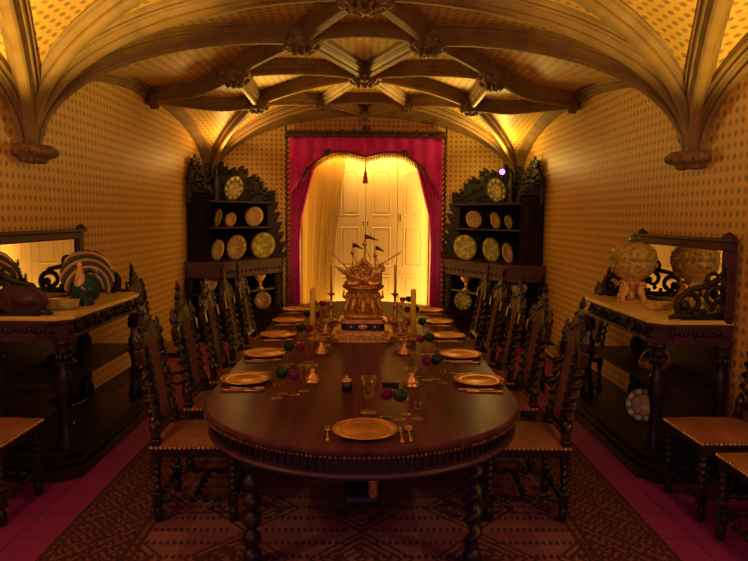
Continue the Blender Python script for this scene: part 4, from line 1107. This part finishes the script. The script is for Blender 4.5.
for q in range(26):
    u = rnd.uniform(-1, 1); mb.sphere((u * .075, -.035, .48 + rnd.uniform(0, 1) * .12 * (1 - abs(u))), .014, n=6, m=4)
for s_ in (-1, 1): mb.tube([(s_ * .10, -.03, .46), (s_ * .105, -.03, .53), (s_ * .095, -.03, .57)], [.018, .014, .004], 7)
for y in (-.045, .03):
    mb.tube([(-.085, y, .50), (-.06, y, .555), (0, y, .615), (.06, y, .555), (.085, y, .50)], [.014, .013, .014, .013, .014], 8)
    mb.foliage([(-.075 + .0167 * k, y - .01, .525 + .08 * (1 - abs(k - 4.5) / 4.5)) for k in range(10)], .013)
mb.build('canopy', M['goldrough'], ep)
mb = MB(); mb.prism([(-.08, .47), (.08, .47), (.07, .535), (0, .595), (-.07, .535)], -.02, .02, RX(PI / 2)); mb.build('cabin', M['goldrough'], ep)
for (x, zt, fx_, dr) in ((-.083, .735, 1, .08), (.008, .80, 1, .11), (.092, .715, 1, .07)):
    mb = MB(); mb.tube([(x, 0, .48), (x, 0, zt)], [.006, .004], 6); mb.lathe([(.008, zt - .09), (.017, zt - .075), (.018, zt - .062), (.004, zt - .06)], 12, T(x, 0, 0))
    mb.tube([(x, 0, zt - .08), (x + .045, 0, zt - .185)], .004, 5); m_ = mb.build('mast', M['goldrough'], ep)
    mb = MB(); vs = []; 
    for k in range(9):
        u = k / 8; h = .017 * (1 - u) + .001; zc = zt - .016 - .022 * u + .004 * sin(u * 6); vs += [(x + .004 + dr * u, .008 * sin(u * 7), zc + h), (x + .004 + dr * u, .008 * sin(u * 7), zc - h)]
    mb.add(vs, [(2 * k, 2 * k + 1, 2 * k + 3, 2 * k + 2) for k in range(8)], True); o = mb.build('pennant', M['darkgilt'], m_, fixn=False); md = o.modifiers.new('t', 'SOLIDIFY'); md.thickness = .003
mb = MB(); mb.tube([(-.12, -.02, .54), (-.245, -.03, .665)], .0045, 6); mb.tube([(.11, -.02, .56), (.285, -.03, .67)], .0045, 6); mb.tube([(.285, -.03, .67), (.27, -.03, .665)], .006, 6); mb.build('oar', M['goldrough'], ep)

# ------------------------------------------------------------------ lights
def light(kind, name, loc, energy, col, size=.1, rot=None, spot=None, sy=None):
    l = bpy.data.lights.new(name, kind); l.energy = energy; l.color = col
    if kind == 'AREA':
        l.size = size
        if sy: l.shape = 'RECTANGLE'; l.size_y = sy
    else: l.shadow_soft_size = size
    if kind == 'SPOT': l.spot_size = spot or 1.2; l.spot_blend = .6
    o = bpy.data.objects.new(name, l); C.objects.link(o); o.location = loc
    if rot is not None: o.rotation_euler = rot
    return o
def aim(o, p):
    d = Vector(p) - o.location; o.rotation_euler = d.to_track_quat('-Z', 'Y').to_euler()
AMB = (1.0, .53, .13); AMY = (1.0, .62, .13)
# lamp at the recess top; low and side strips added to even the shutter glow
AMW = (1.0, .585, .12)
o = light('AREA', 'window_lamp_top', (.03, Y1 + .03, 2.66), 17, AMW, 1.6, sy=.06); aim(o, (.03, Y1 + .30, 1.3))
o = light('AREA', 'window_fill_low', (.1, Y1 + .03, .08), 13, AMW, 1.5, sy=.06); aim(o, (.1, Y1 + .30, 1.6))
for sx, xx_ in ((-1, OX0 + .02), (1, OX1 - .02)):
    o = light('AREA', 'window_fill_side', (xx_, Y1 + .03, 1.3), 4 if sx < 0 else 7, AMW, .05, sy=2.0); aim(o, (xx_ - sx * .8, Y1 + .30, 1.3))
# uplights on the corner cabinets
o = light('AREA', 'cabinet_uplight_left', (-1.85, 9.35, 2.44), 11, AMB, .3); aim(o, (-1.6, 8.9, 3.4))
light('POINT', 'cabinet_glow_left', (-1.85, 9.35, 2.5), 2.5, AMB, .05)
o = light('AREA', 'cabinet_uplight_right', (1.85, 9.35, 2.44), 15, AMY, .3); aim(o, (1.6, 8.9, 3.4))
light('POINT', 'cabinet_glow_right', (1.85, 9.35, 2.5), 5, AMY, .05)
for sx in (-1, 1):
    o = light('SPOT', 'vault_fill_spot', (sx * 1.5, 9.0, 2.30), 240, AMY, .25, spot=1.15); aim(o, (-sx * .1, 6.9, 3.55))  # added fill without a fixture, brightens the web between the ribs
    o = light('SPOT', 'cabinet_fill_spot', (-sx * .3, .6, 2.75), 520, AMB, .04, spot=.26); aim(o, (sx * 1.78, 9.2, 1.45))  # added fill from the near end, brightens the cabinet plates
    o = light('SPOT', 'rib_spotlight', (sx * 2.15, 2.8, .95), 430 if sx < 0 else 260, AMY, .06, spot=.75); aim(o, (sx * 1.85, 3.9, 2.9))
# wall lamps of the near bay, beside the camera
light('POINT', 'near_wall_lamp_left', (-1.9, 1.9, 2.1), 33, AMB, .07)
light('POINT', 'near_wall_lamp_right', (1.9, 1.9, 2.1), 30, AMB, .07)
# violet fill added behind the camera for the surfaces that face it
o = light('AREA', 'violet_camera_fill', (0, -.5, 1.9), 13, (.82, .38, 1.0), 1.2, sy=1.4); aim(o, (0, 5, 1.6))
w = bpy.data.worlds.new('World'); bpy.context.scene.world = w; w.use_nodes = True
w.node_tree.nodes['Background'].inputs[0].default_value = (.02, .01, .008, 1); w.node_tree.nodes['Background'].inputs[1].default_value = .5

# ------------------------------------------------------------------ camera
cam = bpy.data.cameras.new('camera'); co = bpy.data.objects.new('camera', cam); C.objects.link(co)
cam.sensor_width = 36; cam.lens = 650 / 748 * 36; cam.clip_start = .02
co.matrix_world = T(0, 0, 1.70) @ RZ(math.radians(-.95)) @ RX(math.radians(90 - 5.6)) @ RZ(math.radians(.5))
sc = bpy.context.scene; sc.camera = co
sc.view_settings.view_transform = 'Standard'; sc.view_settings.look = 'None'; sc.view_settings.gamma = 1; sc.view_settings.use_curve_mapping = False
sc.view_settings.exposure = 0.0
